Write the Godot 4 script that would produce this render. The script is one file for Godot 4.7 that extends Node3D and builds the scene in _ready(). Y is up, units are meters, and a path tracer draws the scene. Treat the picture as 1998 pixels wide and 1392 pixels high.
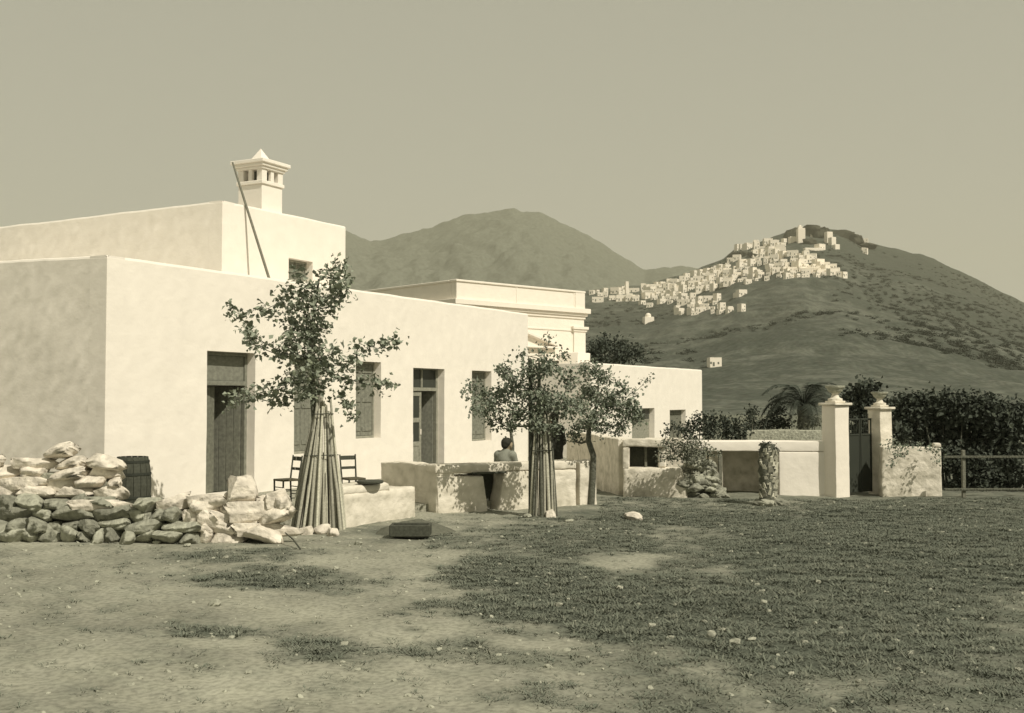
extends Node3D
# ---------------------------------------------------------------- camera numbers
const F := 2150.0          # focal length in photograph pixels
const CX := 999.0
const CY := 696.0
const EYE := 2.05
const HZ := 778.0          # row of the horizon
var pitch := atan((HZ - CY) / F)
var M := {}
var rng := RandomNumberGenerator.new()
var nz := FastNoiseLite.new()
var nz2 := FastNoiseLite.new()
var used := {}

# ---------------------------------------------------------------- pixel helpers
func ray(px: float, py: float) -> Vector3:
	var u := (px - CX) / F
	var v := -(py - CY) / F
	var f := Vector3(0, sin(pitch), -cos(pitch))
	var up := Vector3(0, cos(pitch), sin(pitch))
	return Vector3(u, 0, 0) + up * v + f
func P(px: float, py: float, depth: float) -> Vector3:
	var r := ray(px, py)
	return Vector3(0, EYE, 0) + r * (depth / -r.z)
func G(px: float, py: float, y := 0.0) -> Vector3:
	var r := ray(px, py)
	return Vector3(0, EYE, 0) + r * ((y - EYE) / r.y)
func onplane(px: float, py: float, o: Vector3, n: Vector3) -> Vector3:
	var r := ray(px, py)
	var c := Vector3(0, EYE, 0)
	return c + r * ((o - c).dot(n) / r.dot(n))

# ---------------------------------------------------------------- mesh builder
class MB:
	var v := PackedVector3Array()
	var n := PackedVector3Array()
	var c := PackedColorArray()
	var col := Color(1, 1, 1)
	func tri(a: Vector3, b: Vector3, d: Vector3):      # counter-clockwise seen from outside
		var nn := (b - a).cross(d - a)
		if nn.length_squared() < 1e-16:
			return
		nn = nn.normalized()
		v.append(a); v.append(d); v.append(b)
		for i in 3:
			n.append(nn); c.append(col)
	func quad(a: Vector3, b: Vector3, d: Vector3, e: Vector3):
		tri(a, b, d); tri(a, d, e)
	func trin(a: Vector3, b: Vector3, d: Vector3, na: Vector3, nb: Vector3, nd: Vector3):
		v.append(a); v.append(d); v.append(b)
		n.append(na); n.append(nd); n.append(nb)
		for i in 3: c.append(col)
	func quadn(a: Vector3, b: Vector3, d: Vector3, e: Vector3, na: Vector3, nb: Vector3, nd: Vector3, ne: Vector3):
		trin(a, b, d, na, nb, nd); trin(a, d, e, na, nd, ne)
	func tri_out(a: Vector3, b: Vector3, d: Vector3, o: Vector3):
		if (b - a).cross(d - a).dot(a + b + d - o * 3.0) < 0:
			tri(a, d, b)
		else:
			tri(a, b, d)
	func quad_out(a: Vector3, b: Vector3, d: Vector3, e: Vector3, o: Vector3):
		tri_out(a, b, d, o); tri_out(a, d, e, o)
	func bbox(ctr: Vector3, size: Vector3, bs := Basis(), bev := 0.01):
		var h := size * 0.5
		bev = minf(bev, minf(h.x, minf(h.y, h.z)) * 0.45)
		var p := func(sx: int, sy: int, sz: int, ax: int) -> Vector3:
			var q := Vector3(sx * (h.x - bev), sy * (h.y - bev), sz * (h.z - bev))
			if ax == 0: q.x = sx * h.x
			elif ax == 1: q.y = sy * h.y
			else: q.z = sz * h.z
			return ctr + bs * q
		for s in [-1, 1]:
			quad_out(p.call(s, -1, -1, 0), p.call(s, 1, -1, 0), p.call(s, 1, 1, 0), p.call(s, -1, 1, 0), ctr)
			quad_out(p.call(-1, s, -1, 1), p.call(1, s, -1, 1), p.call(1, s, 1, 1), p.call(-1, s, 1, 1), ctr)
			quad_out(p.call(-1, -1, s, 2), p.call(1, -1, s, 2), p.call(1, 1, s, 2), p.call(-1, 1, s, 2), ctr)
			for t in [-1, 1]:
				quad_out(p.call(s, t, -1, 0), p.call(s, t, 1, 0), p.call(s, t, 1, 1), p.call(s, t, -1, 1), ctr)
				quad_out(p.call(s, -1, t, 0), p.call(s, 1, t, 0), p.call(s, 1, t, 2), p.call(s, -1, t, 2), ctr)
				quad_out(p.call(-1, s, t, 1), p.call(1, s, t, 1), p.call(1, s, t, 2), p.call(-1, s, t, 2), ctr)
				for w in [-1, 1]:
					tri_out(p.call(s, t, w, 0), p.call(s, t, w, 1), p.call(s, t, w, 2), ctr)
	func tube(pts: Array, rad: Array, sides := 6, caps := true):
		var rings := []
		var nrm := []
		var prev := Vector3(0.31, 0.2, 0.93)
		for i in pts.size():
			var t: Vector3
			if i == 0: t = pts[1] - pts[0]
			elif i == pts.size() - 1: t = pts[i] - pts[i - 1]
			else: t = pts[i + 1] - pts[i - 1]
			t = t.normalized()
			var x := (prev - t * prev.dot(t)).normalized()
			prev = x
			var y := t.cross(x)
			var rr := []
			var nn := []
			for k in sides:
				var a := TAU * k / sides
				var o := x * cos(a) + y * sin(a)
				rr.append(pts[i] + o * float(rad[i])); nn.append(o)
			rings.append(rr); nrm.append(nn)
		for i in pts.size() - 1:
			for k in sides:
				var l := (k + 1) % sides
				quadn(rings[i][k], rings[i][l], rings[i + 1][l], rings[i + 1][k], nrm[i][k], nrm[i][l], nrm[i + 1][l], nrm[i + 1][k])
		if caps:
			for e in [0, pts.size() - 1]:
				var o: Vector3 = pts[1] if e == 0 else pts[e - 1]
				for k in range(1, sides - 1):
					tri_out(rings[e][0], rings[e][k], rings[e][k + 1], o)
	func lathe(prof: Array, at: Vector3, sides := 20):     # prof: [radius, height]
		for i in prof.size() - 1:
			var r0: float = prof[i][0]
			var r1: float = prof[i + 1][0]
			var y0: float = prof[i][1]
			var y1: float = prof[i + 1][1]
			var sl := Vector2(y1 - y0, r0 - r1).normalized()
			for k in sides:
				var a := TAU * k / sides
				var b := TAU * (k + 1) / sides
				var da := Vector3(cos(a), 0, -sin(a))
				var db := Vector3(cos(b), 0, -sin(b))
				var na := (da * sl.x + Vector3.UP * sl.y).normalized()
				var nb := (db * sl.x + Vector3.UP * sl.y).normalized()
				quadn(at + da * r0 + Vector3.UP * y0, at + db * r0 + Vector3.UP * y0, at + db * r1 + Vector3.UP * y1, at + da * r1 + Vector3.UP * y1, na, nb, nb, na)
	func mesh(m: Material) -> ArrayMesh:
		var a := []
		a.resize(Mesh.ARRAY_MAX)
		a[Mesh.ARRAY_VERTEX] = v
		a[Mesh.ARRAY_NORMAL] = n
		a[Mesh.ARRAY_COLOR] = c
		var am := ArrayMesh.new()
		am.add_surface_from_arrays(Mesh.PRIMITIVE_TRIANGLES, a)
		am.surface_set_material(0, m)
		return am

# ---------------------------------------------------------------- nodes
func numbered(called: String) -> String:
	if not used.has(called):
		used[called] = 0
		return called
	used[called] += 1
	return "%s_%03d" % [called, used[called]]
func put(o: Node3D, called: String, parent: Node = null) -> Node3D:
	if parent == null:
		o.name = numbered(called)
		add_child(o)
	else:
		o.name = called
		parent.add_child(o, true)
	return o
func tag(o: Node, label := "", category := "", group := "", kind := "") -> Node:
	if label != "": o.set_meta("label", label)
	if category != "": o.set_meta("category", category)
	if group != "": o.set_meta("group", group)
	if kind != "": o.set_meta("kind", kind)
	return o
func obj(mb: MB, called: String, m: Material, parent: Node = null) -> MeshInstance3D:
	var mi := MeshInstance3D.new()
	mi.mesh = mb.mesh(m)
	put(mi, called, parent)
	return mi
func inst(mesh: Mesh, called: String, parent: Node, tr: Transform3D) -> MeshInstance3D:
	var mi := MeshInstance3D.new()
	mi.mesh = mesh
	put(mi, called, parent)
	mi.transform = tr
	return mi
func thing(called: String, label: String, category: String, at := Vector3.ZERO, group := "") -> Node3D:
	var o := Node3D.new()
	put(o, called)
	o.position = at
	tag(o, label, category, group)
	return o
# a builder works in world coordinates; parts of a thing placed at its base are shifted back
func part(t: Node3D, mb: MB, called: String, m: Material, under: Node = null) -> MeshInstance3D:
	for i in mb.v.size(): mb.v[i] -= t.position
	return obj(mb, called, m, t if under == null else under)

# ---------------------------------------------------------------- materials
func lin(r: float, g: float, b: float) -> Color:
	return Color(r, g, b).linear_to_srgb()
func ntex(sd: int, freq: float, lo: float, hi: float, size := 512, oct := 4, tint := Color(1, 1, 1), gam := 1.0) -> ImageTexture:
	var f := FastNoiseLite.new()
	f.seed = sd; f.frequency = freq; f.fractal_octaves = oct
	var im := f.get_seamless_image(size, size)
	im.convert(Image.FORMAT_RGB8)
	for y in size:
		for x in size:
			var t := pow(im.get_pixel(x, y).r, gam)
			var l := lerpf(lo, hi, t)
			im.set_pixel(x, y, Color(l, l, l).lerp(Color(l * tint.r, l * tint.g, l * tint.b), 1.0 - t))
	im.generate_mipmaps()
	return ImageTexture.create_from_image(im)
func nrmtex(sd: int, freq: float, strength: float, size := 512, oct := 5) -> ImageTexture:
	var f := FastNoiseLite.new()
	f.seed = sd; f.frequency = freq; f.fractal_octaves = oct
	var im := f.get_seamless_image(size, size)
	im.convert(Image.FORMAT_RGB8)
	im.bump_map_to_normal_map(strength)
	im.generate_mipmaps()
	return ImageTexture.create_from_image(im)
func mat(c: Color, rough := 0.9, tex: Texture2D = null, scale := 0.5, nrm: Texture2D = null, nstr := 1.0, vcol := false) -> StandardMaterial3D:
	var m := StandardMaterial3D.new()
	m.albedo_color = c
	m.roughness = rough
	m.metallic_specular = 0.25
	if tex or nrm:
		m.uv1_triplanar = true
		m.uv1_world_triplanar = true
		m.uv1_scale = Vector3.ONE * scale
	if tex: m.albedo_texture = tex
	if nrm:
		m.normal_enabled = true
		m.normal_texture = nrm
		m.normal_scale = nstr
	m.vertex_color_use_as_albedo = vcol
	return m
func make_materials():
	var tA := ntex(3, 0.012, 0.962, 1.0, 512, 5)
	var tStain := ntex(9, 0.011, 0.62, 1.0, 512, 6, Color(1, 1, 0.95), 0.4)
	var tRock := ntex(11, 0.02, 0.70, 1.06, 256, 5)
	var tSoil := ntex(15, 0.03, 0.80, 1.12, 512, 6)
	var tWood := ntex(17, 0.04, 0.78, 1.05, 256, 4)
	var nP := nrmtex(21, 0.02, 5.0)
	var nR := nrmtex(22, 0.03, 8.0, 256)
	M.plaster = mat(lin(0.88, 0.835, 0.755), 0.95, tA, 0.35, nP, 0.22)
	M.village = mat(lin(0.86, 0.80, 0.69), 0.95)
	M.old_plaster = mat(lin(0.86, 0.81, 0.71), 0.95, tStain, 0.55, nP, 0.9)
	M.trim = mat(lin(0.84, 0.79, 0.70), 0.9, tA, 0.5, nP, 0.3)
	M.interior = M.plaster
	M.stone = mat(lin(0.27, 0.265, 0.2), 0.95, tRock, 1.7, nR, 1.0, true)
	M.white_stone = mat(lin(0.84, 0.78, 0.67), 0.95, tRock, 0.9, nR, 0.8, true)
	M.soil = mat(lin(1, 1, 1), 1.0, tSoil, 0.8, nR, 0.22, true)
	M.terrace = mat(lin(0.36, 0.355, 0.29), 1.0, tSoil, 0.6, nR, 0.8)
	M.hill = mat(lin(1, 1, 1), 1.0, ntex(27, 0.03, 0.66, 1.1, 512, 6), 0.03, null, 1.0, true)
	M.peak = mat(lin(1, 1, 1), 1.0, ntex(29, 0.06, 0.70, 1.12, 512, 4), 0.0035, null, 1.0, true)
	M.paint = mat(lin(0.25, 0.255, 0.21), 0.7, tWood, 0.9)
	M.paint2 = mat(lin(0.33, 0.33, 0.27), 0.7, tWood, 0.9)
	M.dark_paint = mat(lin(0.2, 0.205, 0.165), 0.7, tWood, 0.9)
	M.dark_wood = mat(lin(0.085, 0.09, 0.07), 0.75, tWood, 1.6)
	M.wood = mat(lin(0.22, 0.22, 0.175), 0.85, tWood, 1.4)
	for k in 4:
		var g: float = [0.34, 0.48, 0.60, 0.70][k]
		M["cane%d" % k] = mat(lin(g, g * 0.98, g * 0.8), 0.8, tWood, 2.4)
	M.iron = mat(lin(0.04, 0.045, 0.036), 0.6)
	M.glass = mat(lin(0.05, 0.055, 0.045), 0.08)
	M.bark = mat(lin(0.16, 0.165, 0.13), 0.95, tRock, 3.0, nR, 1.0)
	M.leaf = mat(lin(0.22, 0.25, 0.195), 0.6, null, 1.0, null, 1.0, true)
	M.leaf.backlight_enabled = true
	M.leaf.backlight = Color(0.20, 0.22, 0.16)
	M.leaf_light = mat(lin(0.27, 0.30, 0.235), 0.6, null, 1.0, null, 1.0, true)
	M.leaf_light.backlight_enabled = true
	M.leaf_light.backlight = Color(0.24, 0.26, 0.19)
	M.leaf_dark = mat(lin(0.065, 0.076, 0.06), 0.65, null, 1.0, null, 1.0, true)
	M.leaf_dark.backlight_enabled = true
	M.leaf_dark.backlight = Color(0.04, 0.045, 0.03)
	M.leaf_pale = mat(lin(0.2, 0.21, 0.165), 0.7, null, 1.0, null, 1.0, true)
	M.leaf_pale.backlight_enabled = true
	M.leaf_pale.backlight = Color(0.12, 0.12, 0.08)
	M.grass = mat(lin(1, 1, 1), 0.9, null, 1.0, null, 1.0, true)
	M.grass.backlight_enabled = true
	M.grass.backlight = Color(0.06, 0.06, 0.04)
	M.skin = mat(lin(0.30, 0.25, 0.17), 0.6)
	M.hair = mat(lin(0.035, 0.035, 0.026), 0.7)
	M.shirt = mat(lin(0.24, 0.25, 0.21), 0.9)
	M.dress = mat(lin(0.035, 0.036, 0.028), 0.9)
	M.rush = mat(lin(0.12, 0.11, 0.075), 0.9, tWood, 3.0)

# ---------------------------------------------------------------- plaster surfaces
func wob(p: Vector3, amp: float) -> Vector3:
	if amp <= 0: return Vector3.ZERO
	var q := p * 60.0
	return Vector3(nz.get_noise_3dv(q), nz.get_noise_3dv(q + Vector3(311, 17, 5)), nz.get_noise_3dv(q + Vector3(7, 501, 90))) * amp * 1.6 + Vector3(nz2.get_noise_3dv(q * 6.0), nz2.get_noise_3dv(q * 6.0 + Vector3(31, 5, 70)), nz2.get_noise_3dv(q * 6.0 + Vector3(70, 2, 9))) * amp * 0.35
# a hand-plastered block: eight corners (b0 b1 b2 b3 bottom ring, then the top ring), rounded and uneven
func block(mb: MB, b: Array, cell := 0.12, amp := 0.012, rnd := 0.03):
	var lens := [((b[1] - b[0]) as Vector3).length(), ((b[4] - b[0]) as Vector3).length(), ((b[3] - b[0]) as Vector3).length()]
	var ctr := Vector3.ZERO
	for q in b: ctr += q
	ctr /= 8.0
	var lines := []
	for k in 3:
		var L: float = maxf(lens[k], 0.02)
		var e := minf(rnd / L, 0.3)
		var cnt := clampi(int(L / cell), 1, 90)
		var l := [0.0, e]
		for i in range(1, cnt):
			var t := float(i) / cnt
			if t > e * 1.3 and t < 1.0 - e * 1.3: l.append(t)
		l.append(1.0 - e); l.append(1.0)
		lines.append(l)
	var ax := [((b[1] - b[0]) as Vector3).normalized(), ((b[4] - b[0]) as Vector3).normalized(), ((b[3] - b[0]) as Vector3).normalized()]
	var pos := func(u: float, v: float, w: float) -> Vector3:
		var p0: Vector3 = (b[0] as Vector3).lerp(b[1], u).lerp((b[3] as Vector3).lerp(b[2], u), w)
		var p1: Vector3 = (b[4] as Vector3).lerp(b[5], u).lerp((b[7] as Vector3).lerp(b[6], u), w)
		var p := p0.lerp(p1, v)
		var ex := 0.0 if u > 0.0 and u < 1.0 else (1.0 if u == 0.0 else -1.0)
		var ey := 0.0 if v > 0.0 and v < 1.0 else (1.0 if v == 0.0 else -1.0)
		var ez := 0.0 if w > 0.0 and w < 1.0 else (1.0 if w == 0.0 else -1.0)
		var ne := absf(ex) + absf(ey) + absf(ez)
		if ne > 1.5:
			p += (ax[0] * ex + ax[1] * ey + ax[2] * ez) * rnd * 0.33
		return p + wob(p, amp)
	for f in 6:
		var a: int = [0, 0, 0, 0, 1, 1][f]
		var c: int = [1, 1, 2, 2, 2, 2][f]
		var fix := 1.0 if f % 2 == 1 else 0.0
		var la: Array = lines[a]
		var lc: Array = lines[c]
		var g := []
		for i in la.size():
			var row := []
			for j in lc.size():
				var t := [0.0, 0.0, 0.0]
				t[a] = la[i]; t[c] = lc[j]; t[3 - a - c] = fix
				row.append(pos.call(t[0], t[1], t[2]))
			g.append(row)
		smooth_grid(mb, g, ctr)
func smooth_grid(mb: MB, g: Array, ctr: Vector3):
	var ni := g.size()
	var nj: int = g[0].size()
	var nn := []
	var flip := 1.0
	var mid: Vector3 = g[ni / 2][nj / 2]
	var t0: Vector3 = (g[ni - 1][0] - g[0][0]).cross(g[0][nj - 1] - g[0][0])
	if t0.dot((g[0][0] + g[ni - 1][nj - 1]) * 0.5 - ctr) < 0: flip = -1.0
	for i in ni:
		var row := []
		for j in nj:
			var du: Vector3 = g[mini(i + 1, ni - 1)][j] - g[maxi(i - 1, 0)][j]
			var dv: Vector3 = g[i][mini(j + 1, nj - 1)] - g[i][maxi(j - 1, 0)]
			row.append(du.cross(dv).normalized() * flip)
		nn.append(row)
	for i in ni - 1:
		for j in nj - 1:
			if flip > 0:
				mb.quadn(g[i][j], g[i + 1][j], g[i + 1][j + 1], g[i][j + 1], nn[i][j], nn[i + 1][j], nn[i + 1][j + 1], nn[i][j + 1])
			else:
				mb.quadn(g[i][j], g[i][j + 1], g[i + 1][j + 1], g[i + 1][j], nn[i][j], nn[i][j + 1], nn[i + 1][j + 1], nn[i + 1][j])
func box8(o: Vector3, d: Vector3, n: Vector3, s0: float, s1: float, y0: float, y1: float, t0: float, t1: float) -> Array:
	var r := []
	for y in [y0, y1]:
		for q in [[s0, t0], [s1, t0], [s1, t1], [s0, t1]]:
			var p: Vector3 = o + d * float(q[0]) + n * float(q[1])
			r.append(Vector3(p.x, y, p.z))
	return r
# a plastered wall with openings: front face, reveals, rounded top, ends and back
func plaster_wall(mb: MB, o: Vector3, d: Vector3, n: Vector3, s0: float, s1: float, y0: float, ya: float, yb: float, holes: Array, thick := 0.35, cell := 0.2, amp := 0.012):
	var sl := [s0, s1]
	var yl := [y0]
	var ym := minf(ya, yb) - 0.12
	var k := s0 + cell
	while k < s1 - cell * 0.4:
		sl.append(k); k += cell
	k = y0 + cell
	while k < ym - cell * 0.4:
		yl.append(k); k += cell
	yl.append(ym)
	for h in holes:
		for q in [h[0], h[1]]:
			sl = sl.filter(func(x): return absf(x - q) > 0.05 or x == s0 or x == s1)
			sl.append(q)
		for q in [h[2], h[3]]:
			if q > y0:
				yl = yl.filter(func(x): return absf(x - q) > 0.05 or x == y0)
				yl.append(q)
	sl.sort(); yl.sort()
	var at := func(s: float, y: float, t: float, a: float) -> Vector3:
		var p := o + d * s + n * t
		p.y = y
		a *= smoothstep(0.0, 0.35, minf(s - s0, s1 - s))
		return p + n * (nz.get_noise_3dv(p * 45.0) * a * 1.5 + nz2.get_noise_3dv(p * 300.0) * a * 0.4)
	var inh := func(s: float, y: float) -> bool:
		for h in holes:
			if s > h[0] and s < h[1] and y > h[2] and y < h[3]: return true
		return false
	var top := func(s: float) -> float: return lerpf(ya, yb, (s - s0) / (s1 - s0))
	var nv := func(s: float, y: float) -> Vector3:
		var e := 0.05
		var p: Vector3 = at.call(s, y, 0.0, amp)
		var ds: Vector3 = at.call(s + e, y, 0.0, amp) - p
		var dy: Vector3 = at.call(s, y + e, 0.0, amp) - p
		var r := ds.cross(dy).normalized()
		return r if r.dot(n) > 0 else -r
	for i in sl.size() - 1:
		for j in yl.size() - 1:
			if inh.call((sl[i] + sl[i + 1]) * 0.5, (yl[j] + yl[j + 1]) * 0.5): continue
			mb.quadn(at.call(sl[i], yl[j], 0.0, amp), at.call(sl[i + 1], yl[j], 0.0, amp), at.call(sl[i + 1], yl[j + 1], 0.0, amp), at.call(sl[i], yl[j + 1], 0.0, amp),
				nv.call(sl[i], yl[j]), nv.call(sl[i + 1], yl[j]), nv.call(sl[i + 1], yl[j + 1]), nv.call(sl[i], yl[j + 1]))
			var a: Vector3 = at.call(sl[i], yl[j], -thick, 0.0)
			mb.quad(at.call(sl[i + 1], yl[j], -thick, 0.0), a, at.call(sl[i], yl[j + 1], -thick, 0.0), at.call(sl[i + 1], yl[j + 1], -thick, 0.0))
		var r := 0.05
		var w0: float = top.call(sl[i]) + nz.get_noise_1d(sl[i] * 60.0) * amp * 1.6
		var w1: float = top.call(sl[i + 1]) + nz.get_noise_1d(sl[i + 1] * 60.0) * amp * 1.6
		var rows := [[0.0, -1.0], [0.0, -r], [-r * 0.3, -r * 0.3], [-r, 0.0], [-thick, 0.0]]
		for q in 4:
			var y00: float = ym if q == 0 else w0 + rows[q][1]
			var y01: float = ym if q == 0 else w1 + rows[q][1]
			var am := amp if q < 3 else amp * 0.5
			mb.quad(at.call(sl[i], y00, rows[q][0], amp), at.call(sl[i + 1], y01, rows[q][0], amp), at.call(sl[i + 1], w1 + rows[q + 1][1], rows[q + 1][0], am if q < 3 else 0.0), at.call(sl[i], w0 + rows[q + 1][1], rows[q + 1][0], am if q < 3 else 0.0))
		mb.quad(at.call(sl[i + 1], ym, -thick, 0.0), at.call(sl[i], ym, -thick, 0.0), at.call(sl[i], w0, -thick, 0.0), at.call(sl[i + 1], w1, -thick, 0.0))
	for h in holes:
		var hs := sl.filter(func(x): return x >= h[0] - 0.001 and x <= h[1] + 0.001)
		var hy := yl.filter(func(x): return x >= maxf(h[2], y0) - 0.001 and x <= h[3] + 0.001)
		for i in hs.size() - 1:
			mb.quad(at.call(hs[i], h[3], 0.0, amp), at.call(hs[i + 1], h[3], 0.0, amp), at.call(hs[i + 1], h[3], -thick, 0.0), at.call(hs[i], h[3], -thick, 0.0))
			if h[2] > y0:
				mb.quad(at.call(hs[i + 1], h[2], 0.0, amp), at.call(hs[i], h[2], 0.0, amp), at.call(hs[i], h[2], -thick, 0.0), at.call(hs[i + 1], h[2], -thick, 0.0))
		for j in hy.size() - 1:
			mb.quad(at.call(h[0], hy[j], 0.0, amp), at.call(h[0], hy[j + 1], 0.0, amp), at.call(h[0], hy[j + 1], -thick, 0.0), at.call(h[0], hy[j], -thick, 0.0))
			mb.quad(at.call(h[1], hy[j + 1], 0.0, amp), at.call(h[1], hy[j], 0.0, amp), at.call(h[1], hy[j], -thick, 0.0), at.call(h[1], hy[j + 1], -thick, 0.0))
	for e in 2:
		var s: float = s0 if e == 0 else s1
		var o2: Vector3 = at.call((s0 + s1) * 0.5, (y0 + ya) * 0.5, -thick * 0.5, 0.0)
		for j in yl.size():
			var a: float = yl[j]
			var b: float = yl[j + 1] if j + 1 < yl.size() else top.call(s) - 0.05
			mb.quad_out(at.call(s, a, 0.0, amp), at.call(s, b, 0.0, amp), at.call(s, b, -thick, 0.0), at.call(s, a, -thick, 0.0), o2)
		var tp: float = top.call(s)
		mb.quad_out(at.call(s, tp - 0.05, 0.0, amp), at.call(s, tp, -0.05, amp), at.call(s, tp, -thick, 0.0), at.call(s, tp - 0.05, -thick, 0.0), o2)
func fbox(mb: MB, o: Vector3, d: Vector3, n: Vector3, s0: float, s1: float, y0: float, y1: float, t0: float, t1: float, bev := 0.008):
	var c := o + d * ((s0 + s1) * 0.5) + n * ((t0 + t1) * 0.5)
	c.y = (y0 + y1) * 0.5
	mb.bbox(c, Vector3(absf(s1 - s0), absf(y1 - y0), absf(t1 - t0)), Basis(d, Vector3.UP, n), bev)

# ---------------------------------------------------------------- stones and leaves
func stone_mesh(sd: int, m: Material, boxy := 0.55) -> ArrayMesh:
	var mb := MB.new()
	var r := RandomNumberGenerator.new()
	r.seed = sd
	var off := Vector3(r.randf() * 900, r.randf() * 900, r.randf() * 900)
	var sq := Vector3(r.randf_range(0.8, 1.1), r.randf_range(0.85, 1.1), r.randf_range(0.8, 1.1))
	var cuts := []      # split faces
	for i in 7: cuts.append([Vector3(r.randfn(), r.randfn(), r.randfn()).normalized(), r.randf_range(0.34, 0.47)])
	boxy = clampf(boxy + r.randf_range(-0.25, 0.2), 0.1, 0.85)
	var pos := func(q: Vector3) -> Vector3:
		var s := q.normalized()
		var p := s.lerp(q * 0.86, boxy)
		var k := 1.0 + nz.get_noise_3dv(s * 70.0 + off) * 0.42 + nz2.get_noise_3dv(s * 160.0 + off) * 0.10
		p = p * k * 0.56 * sq
		for c in cuts:
			var e: float = p.dot(c[0]) - c[1]
			if e > 0.0: p -= (c[0] as Vector3) * e
		return p * 1.06
	for f in 6:
		var ax := f / 2
		var sg := 1.0 if f % 2 == 0 else -1.0
		var g := []
		for i in 6:
			var row := []
			for j in 6:
				var q := Vector3.ZERO
				q[ax] = sg
				q[(ax + 1) % 3] = (i / 5.0 * 2.0 - 1.0)
				q[(ax + 2) % 3] = (j / 5.0 * 2.0 - 1.0) * sg
				row.append(q)
			g.append(row)
		for i in 5:
			for j in 5:
				var qs := [g[i][j], g[i + 1][j], g[i + 1][j + 1], g[i][j + 1]]
				var ps := []
				var ns := []
				for q in qs:
					var p: Vector3 = pos.call(q)
					var t := (q as Vector3).normalized()
					var a := t.cross(Vector3(0.3, 0.8, 0.52)).normalized()
					var b := t.cross(a)
					var pa: Vector3 = pos.call(q + a * 0.1)
					var pb: Vector3 = pos.call(q + b * 0.1)
					var nn := (pa - p).cross(pb - p).normalized()
					ps.append(p); ns.append(nn if nn.dot(t) > 0 else -nn)
				mb.quadn(ps[0], ps[1], ps[2], ps[3], ns[0], ns[1], ns[2], ns[3])
	return mb.mesh(m)
func add_leaf(mb: MB, c: Vector3, size: float, r: RandomNumberGenerator, outw: Vector3, droop := 0.3):
	var dir := (Vector3(r.randfn(), r.randfn() - droop, r.randfn()) + outw * 0.6).normalized()
	var up := (Vector3(r.randfn(), r.randfn() + 1.2, r.randfn())).normalized()
	var side := dir.cross(up).normalized()
	up = side.cross(dir)
	var w := size * r.randf_range(0.34, 0.46)
	var a := c - dir * size * 0.5
	var t := c + dir * size * 0.5 - up * size * 0.1
	var l := c + side * w + up * size * 0.14 - dir * size * 0.06
	var q := c - side * w + up * size * 0.14 - dir * size * 0.06
	var k := r.randf_range(0.65, 1.35)
	mb.col = Color(k, k, k * r.randf_range(0.9, 1.05))
	mb.tri(a, l, t); mb.tri(a, t, q)
func leafy(mb: MB, clumps: Array, per_m2: float, size: float, r: RandomNumberGenerator, skip := 0.0):
	for cl in clumps:
		var c: Vector3 = cl[0]
		var rad: float = cl[1]
		var cnt := int(per_m2 * rad * rad * 3.0) + 4
		# each clump is made of small sprays so that gaps stay between them
		var sprays := maxi(3, int(cnt / 9.0))
		for k in sprays:
			var u := Vector3(r.randfn(), r.randfn(), r.randfn()).normalized()
			var pc := c + u * rad * pow(r.randf(), 0.5) * Vector3(1, 0.85, 1)
			for j in 9:
				var p := pc + Vector3(r.randfn(), r.randfn(), r.randfn()) * size * 0.95
				add_leaf(mb, p, size * r.randf_range(0.6, 1.25), r, u)
	mb.col = Color(1, 1, 1)
func clumps_px(list: Array, depth: float, spread: float, r: RandomNumberGenerator, grow := 1.0) -> Array:
	var out := []
	for q in list:
		var dd := depth + r.randf_range(-spread, spread)
		out.append([P(q[0], q[1], dd), q[2] * grow / F * dd])
	return out

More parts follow.
